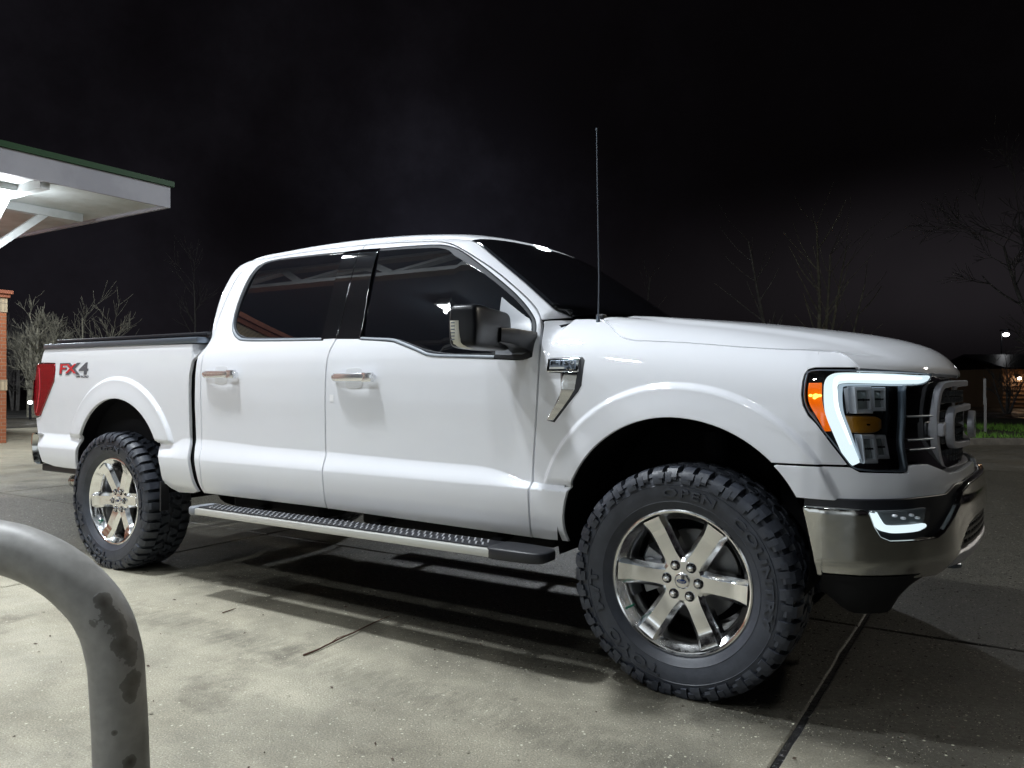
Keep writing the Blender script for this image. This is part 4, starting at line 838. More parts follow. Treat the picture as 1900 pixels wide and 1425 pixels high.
# ------------------------------------------------------------------ wheels (built at the origin, outboard side towards -y)
RT = .4275
def make_wheel():
    rim = MB(); lip = [(.255, -.745+.85), (.262, -.70+.85-.0)]
    Y = lambda w: -(w-.85)                      # w = distance of the point from the truck centre line
    prof = [(.222, .70), (.225, .84), (.228, .900), (.231, .918), (.240, .934), (.252, .950), (.256, .960), (.2600, .9665), (.2660, .9695), (.2715, .9670), (.2745, .958), (.2735, .940), (.262, .925)]
    rim.ring([(r, Y(w)) for r, w in prof], (0, 0, 0), 96)
    sec_r = [.045, .080, .105, .140, .178, .196, .205, .222, .242, .250]; hw = [.038, .032, .0290, .0296, .0304, .0310, .0316, .0330, .0355, .0370]; fw = [.928, .932, .9345, .9375, .9400, .9415, .9440, .9510, .9600, .9620]
    for k in range(6):
        a = math.radians(90+60*k); ca, sa = math.cos(a), math.sin(a); rows = []
        for r, h, w in zip(sec_r, hw, fw):
            row = []
            for t, ww in ((-h-.017, w-.060), (-h-.015, w-.020), (-h+.002, w-.001), (-h*.9, w), (h*.9, w), (h-.002, w-.001), (h+.015, w-.020), (h+.017, w-.060)):
                x = r*sa+t*ca; z = r*ca-t*sa; row.append((x, Y(ww), z))
            rows.append(row)
        rim.grid(np.array(rows), False, True)
    # scoops: faceted chamfer between spoke roots
    rim.ring([(.0, Y(.936)), (.026, Y(.936)), (.030, Y(.9335)), (.074, Y(.9315)), (.086, Y(.924)), (.092, Y(.905)), (.092, Y(.86))], (0, 0, 0), 72)
    wh = rim.build('wheel', WHCH, None, smooth=28)
    dk = MB(); dk.ring([(.205, Y(.72)), (.20, Y(.715)), (.08, Y(.72)), (.02, Y(.72))], (0, 0, 0), 48); dk.build('wheel_back', BLACKM, wh, smooth=40, local=True)
    bd = MB(); bd.ring([(.175, Y(.775)), (.175, Y(.80)), (.172, Y(.802)), (.095, Y(.802)), (.090, Y(.84)), (.02, Y(.845))], (0, 0, 0), 64); bd.build('brake_disc', DISC, wh, smooth=35, local=True)
    cal = MB(); P = []
    for a in np.linspace(-118, -62, 12):
        aa = math.radians(a); P.append([(r*math.sin(aa), Y(w_), r*math.cos(aa)) for r, w_ in ((.200, .78), (.200, .845), (.19, .862), (.125, .862), (.115, .845), (.115, .78))])
    cal.grid(np.array(P), False, True); n = len(cal.v); cal.f += [tuple(range(6)), tuple(range(n-6, n))]
    for a in (-100, -80): aa = math.radians(a); sbox(cal, Matrix.Translation((.160*math.sin(aa), Y(.866), .160*math.cos(aa))) @ Matrix.Diagonal((.026, .012, .026, 1)), 1, 8, 12)
    cal.build('brake_caliper', mat('caliper_grey', (.30, .31, .33), .4, .6), wh, smooth=35, local=True)
    # lug nuts in dark pockets, centre cap, valve
    for k in range(6):
        a = math.radians(30+60*k); x, z = .0615*math.sin(a), .0615*math.cos(a)
        pk = MB(); pk.ring([(.0205, Y(.9325)), (.0190, Y(.9352)), (.0172, Y(.9330)), (.0150, Y(.925))], (x, 0, z), 24); pc = pk.build('lug_seat', CHROME, wh, smooth=50, local=True)
        nt_ = MB(); P = []
        for r_, w_ in ((.0135, .926), (.0135, .938), (.0120, .945), (.0085, .9495), (.003, .951), (.0002, .9513)): P.append([(x+r_*math.sin(q), Y(w_), z+r_*math.cos(q)) for q in np.linspace(0, 2*PI, 7)[:-1]])
        nt_.grid(np.array(P).transpose(1, 0, 2), True, False); nt_.build('lug_nut', CHROME, pc, smooth=20, local=True)
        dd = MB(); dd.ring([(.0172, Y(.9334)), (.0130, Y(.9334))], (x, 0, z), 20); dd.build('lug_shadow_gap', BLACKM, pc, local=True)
    cc = MB(); cc.ring([(.0285, Y(.934)), (.0280, Y(.9405)), (.0255, Y(.9425)), (.0245, Y(.9412)), (.0001, Y(.9418))], (0, 0, 0), 48); ccp = cc.build('centre_cap', CHROME, wh, smooth=30, local=True)
    ov = MB(); P = []
    for r_, w_ in ((1, .9425), (1, .9440), (.94, .9445), (.0, .9447)): P.append([(r_*.0185*math.cos(q), Y(w_), r_*.0080*math.sin(q)) for q in np.linspace(0, 2*PI, 33)[:-1]])
    ov.grid(np.array(P).transpose(1, 0, 2), True, False); ovo = ov.build('cap_emblem', BLUEB, ccp, smooth=30, local=True)
    v, f = text_poly('Ford', 1, .35, .0, .05); v = fit(v, .027, .0095); MB().add([(q[0], Y(.9449+.0006*q[2]), q[1]) for q in v], f).build('cap_script', CHROME, ovo, local=True)
    va = math.radians(236); vs = MB().tube([(.232*math.sin(va), Y(.925), .232*math.cos(va)), (.228*math.sin(va), Y(.955), .228*math.cos(va))], .0042, 10); vs.build('valve_stem', mat('valve_green', (.01, .16, .10), .3), wh, local=True)
    # tyre carcass
    ty = MB(); half = [(.262, .098), (.270, .112), (.278, .120), (.292, .132), (.302, .138), (.3035, .1395), (.3055, .1385), (.325, .1435), (.345, .1460), (.362, .1460), (.3635, .1475), (.3655, .1455), (.380, .1430), (.394, .137), (.404, .125), (.409, .10), (.412, .06), (.413, 0)]
    prof = [(r, -h) for r, h in half]+[(r, h) for r, h in half[::-1][1:]]
    ty.ring(prof, (0, 0, 0), 120)
    def lug(prof2, a0, a1, sk0=0, sk1=0, sh=0.0):        # block with section (r, lateral) swept over an angle
        rows = []
        for k in range(3):
            aa = a0+(a1-a0)*k/2; rows.append([(r*math.sin(aa+sh*h), -h, r*math.cos(aa+sh*h)) for r, h in prof2])
        n0 = len(ty.v); ty.grid(np.array(rows), False, True); m = len(prof2); ty.f += [tuple(n0+i for i in range(m)), tuple(n0+2*m+i for i in range(m))]
    N = 44; d = 2*PI/N; R = RT+.006; rnd = random.Random(4)
    for s in (1, -1):
        for k in range(N):
            a = k*d+(0 if s > 0 else d/2); long_ = k % 2 == 0; re = .372 if long_ else .386; wa = .66*d
            sec = [(.405, .070), (R, .070), (R-.002, .100 if long_ else .108), (R-.008, .126 if long_ else .132), (.412, .1445), (.400, .1510), (re+.010, .1530), (re, .1520), (re+.002, .142), (.395, .128)]
            lug([(r, s*h) for r, h in sec], a, a+wa)
            sec2 = [(.398, .120), (.414, .1455), (.402, .1525), ((.392 if long_ else .378), .1550), ((.390 if long_ else .376), .146)]
            lug([(r, s*h) for r, h in sec2], a+(.42 if long_ else -.10)*d, a+(.80 if long_ else .30)*d)
            # thin rib across the shoulder groove
            lug([(r, s*h) for r, h in [(.404, .112), (.414, .112), (.410, .136), (.398, .142), (.396, .132)]], a+wa, a+d, 0)
            # mid blocks
            b0 = a+.18*d; R2 = R+.0005
            lug([(r, s*h) for r, h in [(.409, .010), (R2, .012), (R2, .060), (.409, .062)]], b0, b0+.52*d, sh=1.2*s)
            if k % 2 == 0: lug([(r, s*h) for r, h in [(.409, .040), (R2-.001, .040), (R2-.001, .066), (.409, .066)]], b0+.5*d, b0+.95*d, sh=-.6*s)
            else: lug([(r, s*h) for r, h in [(.409, .004), (R2-.001, .004), (R2-.001, .030), (.409, .030)]], b0+.5*d, b0+.95*d, sh=.6*s)
    def wrap(body, amid, r0, hgt, width, bold=.03, out=.0070):
        v, f = text_poly(body, 1, 0, bold, .05, 1.12, 2); v = fit(v, width, hgt); pts = []
        for x, y, z in v:
            aa = amid+x/r0; r = r0+y; h = np.interp(r, [.292, .302, .325, .345, .362, .380], [.132, .138, .1435, .146, .146, .143]); pts.append((r*math.sin(aa), -(h-.004+(.004+out)*z), r*math.cos(aa)))
        ty.add(pts, f)
    # letters stand proud of the sidewall, as outlines (raised edge round a sunk face)
    wrap('OPEN', math.radians(5), .337, .034, .205); wrap('COUNTRY', math.radians(71), .337, .034, .415); wrap('TOYO', math.radians(209), .337, .036, .245); wrap('M/T', math.radians(256), .337, .034, .155)
    wrap('LT285/75R18', math.radians(224), .2945, .009, .095, .01, .0015) if False else None
    ty.build('tyre', RUBBER, wh, smooth=32, local=True)
    return wh
wheel0 = make_wheel(); wheel0.parent = truck
def kids(o): return [c for c in bpy.data.objects if c.parent is o]
def copy_tree(o, parent):
    c = o.copy(); C.objects.link(c); c.parent = parent
    for ch in kids(o):
        copy_tree(ch, c)
    return c
spots = [((0, -.85, RT-.012), 0, .05), ((-3.693, -.85, RT-.012), 0, -.06), ((0, .85, RT-.012), PI, .5), ((-3.693, .85, RT-.012), PI, 1.1)]
for i, (loc, rz, ry) in enumerate(spots):
    wv = wheel0 if i == 0 else copy_tree(wheel0, truck)
    wv.location = loc; wv.rotation_euler = (0, ry if rz == 0 else ry, rz)
# ------------------------------------------------------------------ ground
def ground_mat(name, c_lo, c_hi, speck, rough=(.45, .85), stain=.5, scale=1., wet_shade=False):
    m = bpy.data.materials.new(name); m.use_nodes = True; n = m.node_tree.nodes; L = m.node_tree.links; b = n['Principled BSDF']; t = n.new('ShaderNodeTexCoord')
    def noise(s, d=5, r=.6):
        x = n.new('ShaderNodeTexNoise'); x.inputs['Scale'].default_value = s; x.inputs['Detail'].default_value = d; x.inputs['Roughness'].default_value = r; L.new(t.outputs['Object'], x.inputs['Vector']); return x.outputs[0]
    def rng(s, a, b_, c, d_):
        x = n.new('ShaderNodeMapRange'); x.inputs[1].default_value = a; x.inputs[2].default_value = b_; x.inputs[3].default_value = c; x.inputs[4].default_value = d_; L.new(s, x.inputs[0]); return x.outputs[0]
    def mix(f, a, b_, mode='MIX'):
        x = n.new('ShaderNodeMix'); x.data_type = 'RGBA'; x.blend_type = mode; 
        if hasattr(f, 'is_output'): L.new(f, x.inputs[0])
        else: x.inputs[0].default_value = f
        for s, i in ((a, 6), (b_, 7)):
            if hasattr(s, 'is_output'): L.new(s, x.inputs[i])
            else: x.inputs[i].default_value = (*s, 1)
        return x.outputs[2]
    big = rng(noise(.55*scale, 4), .38, .62, 0, 1); col = mix(big, c_lo, c_hi)
    mid = rng(noise(5*scale, 7, .7), .30, .70, .80, 1.13)
    fine = rng(noise(150*scale, 4, .75), .3, .7, .52, 1.42)
    g = n.new('ShaderNodeMath'); g.operation = 'MULTIPLY'; L.new(mid, g.inputs[0]); L.new(fine, g.inputs[1])
    sc_ = n.new('ShaderNodeVectorMath'); sc_.operation = 'SCALE'; L.new(col, sc_.inputs[0]); L.new(g.outputs[0], sc_.inputs['Scale']); col = sc_.outputs[0]
    # dark wet and oily stains with a shape of their own
    st = rng(noise(1.7*scale, 6, .7), .56, .66, 0, stain); col = mix(st, col, (c_lo[0]*.35, c_lo[1]*.34, c_lo[2]*.34))
    st2 = rng(noise(11*scale, 3, .5), .70, .73, 0, stain*.9); col = mix(st2, col, (c_lo[0]*.4, c_lo[1]*.4, c_lo[2]*.38))
    ro = rng(noise(1.1*scale, 6, .65), .40, .62, rough[1], rough[0])
    if wet_shade:      # rain-wetted pavement past the canopy drip line, plus under-truck shade put into the colour
        s3 = n.new('ShaderNodeSeparateXYZ'); L.new(t.outputs['Object'], s3.inputs[0])
        def mth(op, a, c):
            x = n.new('ShaderNodeMath'); x.operation = op
            for i_, v_ in ((0, a), (1, c)):
                if hasattr(v_, 'is_output'): L.new(v_, x.inputs[i_])
                else: x.inputs[i_].default_value = v_
            return x.outputs[0]
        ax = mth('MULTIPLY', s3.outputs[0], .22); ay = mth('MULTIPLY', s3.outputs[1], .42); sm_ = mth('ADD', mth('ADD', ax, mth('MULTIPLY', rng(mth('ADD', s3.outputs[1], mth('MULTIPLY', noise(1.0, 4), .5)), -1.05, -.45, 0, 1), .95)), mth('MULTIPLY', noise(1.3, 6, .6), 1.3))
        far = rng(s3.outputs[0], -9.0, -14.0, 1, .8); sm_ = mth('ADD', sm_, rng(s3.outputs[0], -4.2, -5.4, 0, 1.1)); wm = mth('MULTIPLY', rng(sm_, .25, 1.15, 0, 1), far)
        tb = rng(mth('ABSOLUTE', mth('ADD', s3.outputs[1], mth('ADD', mth('MULTIPLY', s3.outputs[0], .035), 1.50)), 0), .07, .15, 1, 0)     # dusty tyre print
        cv_ = n.new('ShaderNodeCombineXYZ'); L.new(mth('MULTIPLY', s3.outputs[0], 34), cv_.inputs[0]); L.new(mth('MULTIPLY', s3.outputs[1], 9), cv_.inputs[1])
        tn = n.new('ShaderNodeTexNoise'); tn.inputs['Scale'].default_value = 1; tn.inputs['Detail'].default_value = 2; L.new(cv_.outputs[0], tn.inputs['Vector'])
        tk = n.new('ShaderNodeVectorMath'); tk.operation = 'SCALE'; L.new(col, tk.inputs[0]); L.new(mth('SUBTRACT', 1.0, mth('MULTIPLY', mth('MULTIPLY', tb, rng(tn.outputs[0], .46, .54, 0, 1)), .15)), tk.inputs['Scale']); col = tk.outputs[0]
        sv = n.new('ShaderNodeCombineXYZ'); L.new(mth('MULTIPLY', s3.outputs[0], .7), sv.inputs[0]); L.new(mth('MULTIPLY', s3.outputs[1], 3.4), sv.inputs[1])
        s5 = n.new('ShaderNodeTexNoise'); s5.inputs['Scale'].default_value = 1.3; s5.inputs['Detail'].default_value = 6; L.new(sv.outputs[0], s5.inputs['Vector'])
        tk = n.new('ShaderNodeVectorMath'); tk.operation = 'SCALE'; L.new(col, tk.inputs[0]); L.new(rng(s5.outputs[0], .40, .66, 1.03, .90), tk.inputs['Scale']); col = tk.outputs[0]
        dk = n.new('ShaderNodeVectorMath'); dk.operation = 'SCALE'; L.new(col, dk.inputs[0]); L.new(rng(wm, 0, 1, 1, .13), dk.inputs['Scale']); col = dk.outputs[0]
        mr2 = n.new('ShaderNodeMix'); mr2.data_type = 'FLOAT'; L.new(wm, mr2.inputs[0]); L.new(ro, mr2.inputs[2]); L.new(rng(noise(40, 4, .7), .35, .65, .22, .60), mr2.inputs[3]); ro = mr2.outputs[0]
    # pale aggregate chips, kept bright over the dark part as painted glints
    for vs, thr, cc in ((170, .06, speck), (75, .022, speck)):
        v = n.new('ShaderNodeTexVoronoi'); v.inputs['Scale'].default_value = vs*scale; L.new(t.outputs['Object'], v.inputs['Vector'])
        a = n.new('ShaderNodeSeparateColor'); L.new(v.outputs['Color'], a.inputs[0])
        p = n.new('ShaderNodeMath'); p.operation = 'LESS_THAN'; L.new(a.outputs[0], p.inputs[0]); p.inputs[1].default_value = thr
        q = n.new('ShaderNodeMath'); q.operation = 'LESS_THAN'; L.new(v.outputs['Distance'], q.inputs[0]); q.inputs[1].default_value = .34
        r = n.new('ShaderNodeMath'); r.operation = 'MULTIPLY'; L.new(p.outputs[0], r.inputs[0]); L.new(q.outputs[0], r.inputs[1]); col = mix(r.outputs[0], col, cc)
    L.new(col, b.inputs['Base Color']); L.new(ro, b.inputs['Roughness'])
    bp = n.new('ShaderNodeBump'); bp.inputs['Strength'].default_value = .8; bp.inputs['Distance'].default_value = .006; L.new(noise(140*scale, 5, .7), bp.inputs['Height']); L.new(bp.outputs[0], b.inputs['Normal'])
    b.inputs['Specular IOR Level'].default_value = .5
    return m
CONC = ground_mat('concrete', (.350, .322, .245), (.45, .420, .325), (.58, .565, .45), (.40, .85), .55, wet_shade=True)
ASPH = ground_mat('asphalt', (.050, .047, .039), (.088, .080, .064), (.32, .30, .26), (.30, .75), .6)
struct(MB().add([(-400, -300, -.035), (400, -300, -.035), (400, 500, -.035), (-400, 500, -.035)], [(0, 1, 2, 3)]).build('ground', ASPH))
# concrete slabs with open joints
sl = MB(); gx = [-20.55, -16.35, -12.15, -7.95, -3.765, .435, 4.63, 8.8]; gy = [-12.4, -8.2, -4.0, .29, 4.5, 8.7]
for i in range(len(gx)-1):
    for j in range(len(gy)-1):
        a, b, c, d = gx[i]+.008, gx[i+1]-.008, gy[j]+.006, gy[j+1]-.006
        if abs(gx[i]-.435) < .01 and j <= 2: a += .002
        if abs(gx[i+1]-.435) < .01 and j <= 2: b -= .002
        sk = lambda x, y: (x, y+.022*(x-.4)*.0, 0)
        n_ = 40; rr = random.Random(i*9+j); top = []
        xs = np.linspace(a, b, n_); ysv = np.linspace(c, d, n_)
        loop = [(x, c) for x in xs[:-1]]+[(b, y) for y in ysv[:-1]]+[(x, d) for x in xs[::-1][:-1]]+[(a, y) for y in ysv[::-1][:-1]]
        cx_, cy_ = (a+b)/2, (c+d)/2; out_ = []; inn = []; bot = []
        for x, y in loop:
            q = rr.uniform(0, .0035)*(1 if rr.random() < .8 else 2.4); ux, uy = (np.sign(cx_-x) if min(abs(x-a), abs(x-b)) < 1e-6 else 0), (np.sign(cy_-y) if min(abs(y-c), abs(y-d)) < 1e-6 else 0)
            bot.append((x+ux*q, y+uy*q, -.034)); out_.append((x+ux*q, y+uy*q, -.005)); inn.append((x+ux*(q+.006), y+uy*(q+.006), 0))
        m = len(loop); n0 = len(sl.v); sl.v += bot+out_+inn
        for k in range(m): k2 = (k+1) % m; sl.f += [(n0+k, n0+k2, n0+m+k2, n0+m+k), (n0+m+k, n0+m+k2, n0+2*m+k2, n0+2*m+k)]
        sl.f.append(tuple(n0+2*m+k for k in range(m)))
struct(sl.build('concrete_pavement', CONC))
# joint filler strips (old tar, a little wet)
TAR = mat('joint_tar', (.012, .012, .013), .22, bump=(45, 1.0, .02)); jf = MB()
for x in gx[1:-1]: jf.box(x-.02, x+.02, gy[0], gy[-1], -.033, -.007)
for y in gy[1:-1]: jf.box(gx[0], gx[-1], y-.006, y+.006, -.033, -.018)
struct(jf.build('joint_filler', TAR))
# kerb and grass verge on the far right, perpendicular to the view
U = Vector((.843, .537, 0)); Vv = Vector((-.537, .843, 0)); O = Vector((.3, 14.15, 0))
def fr(a, b, z): p = O+U*a+Vv*b; return (p.x, p.y, z)
kb = MB()
for k in range(14):
    a0 = -5.5+k*1.8; kb.add([fr(a0+.005, 0, -.035), fr(a0+1.795, 0, -.035), fr(a0+1.795, .16, -.035), fr(a0+.005, .16, -.035), fr(a0+.005, .01, .085), fr(a0+1.795, .01, .085), fr(a0+1.795, .16, .09), fr(a0+.005, .16, .09)], [(0, 1, 5, 4), (1, 2, 6, 5), (2, 3, 7, 6), (3, 0, 4, 7), (4, 5, 6, 7)])
struct(kb.build('kerb', mat('kerb_concrete', (.13, .125, .115), .8, noise=(8, (.22, .21, .19), .4, .7))))
SOIL = mat('verge_soil', (.020, .022, .012), .95, noise=(3, (.030, .045, .014), .4, .65))
struct(MB().add([fr(-5.5, .16, .080), fr(19.7, .16, .080), fr(19.7, 9, .11), fr(-5.5, 9, .11)], [(0, 1, 2, 3)]).build('verge', SOIL))
rnd = random.Random(7); gs = MB()
from mathutils import noise as mnoise
for k in range(15000):
    a = rnd.uniform(-4.5, 9.0); b = rnd.uniform(.15, 5.6); p = fr(a, b, .085)
    dn = mnoise.noise(Vector((p[0]*.55, p[1]*.55, 3)))+.25*mnoise.noise(Vector((p[0]*2.2, p[1]*2.2, 0)))
    if dn < .02+rnd.uniform(-.12, .1)+(b-2.6)*.10: continue
    h = rnd.uniform(.04, .13); t = rnd.uniform(0, 6.3); w_ = rnd.uniform(.006, .014); l = rnd.uniform(.02, .07); q = rnd.uniform(0, 6.3)
    gs.add([(p[0]-w_*math.cos(t), p[1]-w_*math.sin(t), p[2]), (p[0]+w_*math.cos(t), p[1]+w_*math.sin(t), p[2]), (p[0]+l*math.cos(q), p[1]+l*math.sin(q), p[2]+h)], [(0, 1, 2)])
tf = gs.build('grass', mat('grass_blades', (.16, .36, .045), .7, noise=(5, (.09, .22, .03), .35, .7)), recalc=False); tf['kind'] = 'stuff'
# ground under the trees beyond the lot, left
def gp_(px, D, z): R_ = cam.matrix_world; f = -(R_.col[2].xyz); r = R_.col[0].xyz; p = R_.translation+f*D+r*((px-950)/1446*D); return (p.x, p.y, z)
struct(MB().add([gp_(-700, 26.5, -.02), gp_(700, 26.5, -.02), gp_(700, 90, .3), gp_(-700, 90, .3)], [(0, 1, 2, 3)]).build('far_bank', mat('bank_soil', (.030, .030, .028), .95, noise=(.6, (.075, .075, .070), .4, .6))))
# leaves and litter on the concrete
rnd = random.Random(3)
LEAF = mat('dead_leaf', (.07, .045, .03), .7); lv = MB()
for k in range(150):
    x = rnd.uniform(-4.5, 1.6); y = rnd.uniform(-2.9, -.7); s_ = rnd.uniform(.003, .010); t = rnd.uniform(0, 6.3)
    lv.add([(x+s_*1.5*math.cos(t), y+s_*1.5*math.sin(t), .004), (x-s_*.5*math.sin(t), y+s_*.5*math.cos(t), .007), (x-s_*1.4*math.cos(t), y-s_*1.4*math.sin(t), .004), (x+s_*.5*math.sin(t), y-s_*.5*math.cos(t), .003)], [(0, 1, 2, 3)])
lo = lv.build('leaf_litter', LEAF, recalc=False); lo['kind'] = 'stuff'
TW = mat('twig_bark', (.085, .040, .025), .75, bump=(90, .5, .003))
tw = MB().tube([(-1.480, -1.435, .006), (-1.478, -1.36, .007), (-1.489, -1.27, .009), (-1.498, -1.18, .011), (-1.506, -1.10, .010), (-1.522, -1.02, .009), (-1.535, -.93, .008), (-1.551, -.81, .005)], [.0045, .0040, .0038, .0036, .0034, .0032, .0028, .0015], 6)
tw.tube([(-1.489, -1.27, .009), (-1.500, -1.22, .016), (-1.506, -1.16, .012)], [.002, .0018, .001], 5)
tag(tw.build('twig', TW), 'long thin brown twig lying on the bright concrete in front of the truck', 'twig')
tw = MB().tube([(-2.288, -1.225, .005), (-2.290, -1.18, .006), (-2.299, -1.137, .004)], [.003, .0028, .0012], 6)
tag(tw.build('twig', TW), 'short thin twig lying on the concrete behind the long twig', 'twig')
# ------------------------------------------------------------------ bent pipe guard in the foreground
def guard():
    m = bpy.data.materials.new('chipped_grey_paint'); m.use_nodes = True; n = m.node_tree.nodes; L = m.node_tree.links; b = n['Principled BSDF']; t = n.new('ShaderNodeTexCoord')
    x = n.new('ShaderNodeTexNoise'); x.inputs['Scale'].default_value = 5.5; x.inputs['Detail'].default_value = 7; x.inputs['Roughness'].default_value = .6; L.new(t.outputs['Object'], x.inputs['Vector'])
    cur = None                       # chipped places: distance from a few spots, broken up by noise
    for c_, rad in (((-.592, -2.780, .635), .062), ((-.578, -2.770, .585), .050), ((-.620, -2.790, .680), .030), ((-.556, -2.748, .500), .034), ((-.562, -2.752, .475), .026), ((-.668, -2.775, .765), .034), ((-.640, -2.775, .735), .026), ((-.57, -2.76, .33), .018), ((-.80, -2.89, .775), .012), ((-.59, -2.785, .40), .008)):
        dn = n.new('ShaderNodeVectorMath'); dn.operation = 'DISTANCE'; L.new(t.outputs['Object'], dn.inputs[0]); dn.inputs[1].default_value = c_
        mr_ = n.new('ShaderNodeMapRange'); mr_.clamp = False; mr_.inputs[1].default_value = 0; mr_.inputs[2].default_value = rad; mr_.inputs[3].default_value = .36; mr_.inputs[4].default_value = 0; L.new(dn.outputs['Value'], mr_.inputs[0])
        if cur is None: cur = mr_.outputs[0]
        else:
            mx = n.new('ShaderNodeMath'); mx.operation = 'MAXIMUM'; L.new(cur, mx.inputs[0]); L.new(mr_.outputs[0], mx.inputs[1]); cur = mx.outputs[0]
    cl = n.new('ShaderNodeMath'); cl.operation = 'MAXIMUM'; L.new(cur, cl.inputs[0]); cl.inputs[1].default_value = -.25
    x.inputs['Scale'].default_value = 9; ad = n.new('ShaderNodeMath'); ad.operation = 'ADD'; L.new(cl.outputs[0], ad.inputs[0]); L.new(x.outputs[0], ad.inputs[1])
    r = n.new('ShaderNodeValToRGB'); L.new(ad.outputs[0], r.inputs[0]); e = r.color_ramp.elements; e[0].position = .60; e[0].color = (.29, .285, .272, 1); e[1].position = .608; e[1].color = (.165, .160, .148, 1)
    q = e.new(.80); q.color = (.10, .092, .080, 1); q = e.new(.95); q.color = (.040, .028, .020, 1)
    f = n.new('ShaderNodeTexNoise'); f.inputs['Scale'].default_value = 30; f.inputs['Detail'].default_value = 6; L.new(t.outputs['Object'], f.inputs['Vector'])
    mr = n.new('ShaderNodeMapRange'); mr.inputs[1].default_value = .3; mr.inputs[2].default_value = .7; mr.inputs[3].default_value = .82; mr.inputs[4].default_value = 1.1; L.new(f.outputs[0], mr.inputs[0])
    s_ = n.new('ShaderNodeVectorMath'); s_.operation = 'SCALE'; L.new(r.outputs[0], s_.inputs[0]); L.new(mr.outputs[0], s_.inputs['Scale']); L.new(s_.outputs[0], b.inputs['Base Color'])
    b.inputs['Roughness'].default_value = .48
    bp = n.new('ShaderNodeBump'); bp.inputs['Strength'].default_value = .5; bp.inputs['Distance'].default_value = .004; bp.invert = True; L.new(r.outputs[0], bp.inputs['Height'])
    bp2 = n.new('ShaderNodeBump'); bp2.inputs['Strength'].default_value = .12; bp2.inputs['Distance'].default_value = .003; L.new(f.outputs[0], bp2.inputs['Height']); L.new(bp.outputs[0], bp2.inputs['Normal']); L.new(bp2.outputs[0], b.inputs['Normal'])
    return m
GP = [(-0.6158, -2.7346, -0.0319), (-0.6230, -2.7393, 0.1356), (-0.6305, -2.7441, 0.2971), (-0.6327, -2.7455, 0.3701), (-0.6377, -2.7488, 0.4742), (-0.6412, -2.7511, 0.5305), (-0.6483, -2.7556, 0.5715), (-0.6589, -2.7624, 0.6130), (-0.6781, -2.7746, 0.6549), (-0.7046, -2.7915, 0.6911), (-0.7371, -2.8123, 0.7254), (-0.7751, -2.8365, 0.7533), (-0.8221, -2.8664, 0.7767), (-0.8589, -2.8899, 0.7874), (-0.9195, -2.9285, 0.7992), (-1.0608, -3.0185, 0.8097), (-1.2829, -3.1600, 0.8165), (-1.4645, -3.2757, 0.8137), (-1.5453, -3.3272, 0.7920), (-1.6058, -3.3657, 0.7441), (-1.6410, -3.3881, 0.6722), (-1.6561, -3.3976, 0.5764), (-1.6608, -3.4005, 0.2952), (-1.6655, -3.4033, -0.0339)]
GP = [tuple(p) for p in gout(GP, 5)]; PIPE_R = .0575
pp = MB(); pp.tube(GP, PIPE_R, 40)
tag(pp.build('pipe_guard', guard(), smooth=True), 'bent grey steel pipe guard with chipped paint in the left foreground', 'bollard')
# ------------------------------------------------------------------ brick
def brick_mat(name, c1, c2, mortar, bw=.205, bh=.068, sold=False):
    m = bpy.data.materials.new(name); m.use_nodes = True; n = m.node_tree.nodes; L = m.node_tree.links; b = n['Principled BSDF']; t = n.new('ShaderNodeTexCoord')
    s_ = n.new('ShaderNodeSeparateXYZ'); L.new(t.outputs['Object'], s_.inputs[0]); a = n.new('ShaderNodeMath'); a.operation = 'ADD'; L.new(s_.outputs[0], a.inputs[0]); L.new(s_.outputs[1], a.inputs[1])
    c = n.new('ShaderNodeCombineXYZ'); L.new(a.outputs[0], c.inputs[0]); L.new(s_.outputs[2], c.inputs[1])
    k = n.new('ShaderNodeTexBrick'); L.new(c.outputs[0], k.inputs['Vector']); k.inputs['Scale'].default_value = 1; k.inputs['Brick Width'].default_value = bw; k.inputs['Row Height'].default_value = bh; k.inputs['Mortar Size'].default_value = .006; k.offset = 0 if sold else .5
    k.inputs['Color1'].default_value = (*c1, 1); k.inputs['Color2'].default_value = (*c2, 1); k.inputs['Mortar'].default_value = (*mortar, 1); L.new(k.outputs[0], b.inputs['Base Color']); b.inputs['Roughness'].default_value = .8
    bp = n.new('ShaderNodeBump'); bp.inputs['Strength'].default_value = .6; bp.inputs['Distance'].default_value = .006; bp.invert = True; L.new(k.outputs['Fac'], bp.inputs['Height']); L.new(bp.outputs[0], b.inputs['Normal']); return m
BRICK = brick_mat('red_brick', (.25, .080, .040), (.18, .055, .030), (.20, .15, .12)); TANB = brick_mat('tan_soldier_brick', (.52, .42, .28), (.44, .35, .23), (.25, .20, .15), .070, .30, True); CAPB = mat('brick_cap', (.36, .12, .06), .7, noise=(14, (.28, .09, .05), .4, .6))
BRICKL = brick_mat('orange_brick', (.40, .135, .055), (.33, .10, .042), (.34, .22, .15))
def brick_box(nm, label, x0, x1, y0, y1, h, extra=()):
    t = thing(nm, label, 'building', ((x0+x1)/2, (y0+y1)/2, 0)); k = h/2.95
    MB().box(x0, x1, y0, y1, -.03, h-.42*k).build('wall', BRICK if h > 3 else BRICKL, t)
    e_ = .012
    MB().box(x0-e_, x1+e_, y0-e_, y1+e_, 1.02*k, 1.22*k).build('mid_band', TANB, t)
    MB().box(x0-e_, x1+e_, y0-e_, y1+e_, h-.42*k, h-.14*k).build('soldier_course', TANB, t)
    MB().box(x0-.05, x1+.05, y0-.05, y1+.05, h-.14*k, h-.07*k, .008).build('cornice', CAPB, t); MB().box(x0-.09, x1+.09, y0-.09, y1+.09, h-.0695*k, h, .008).build('coping', CAPB, t)
    return t
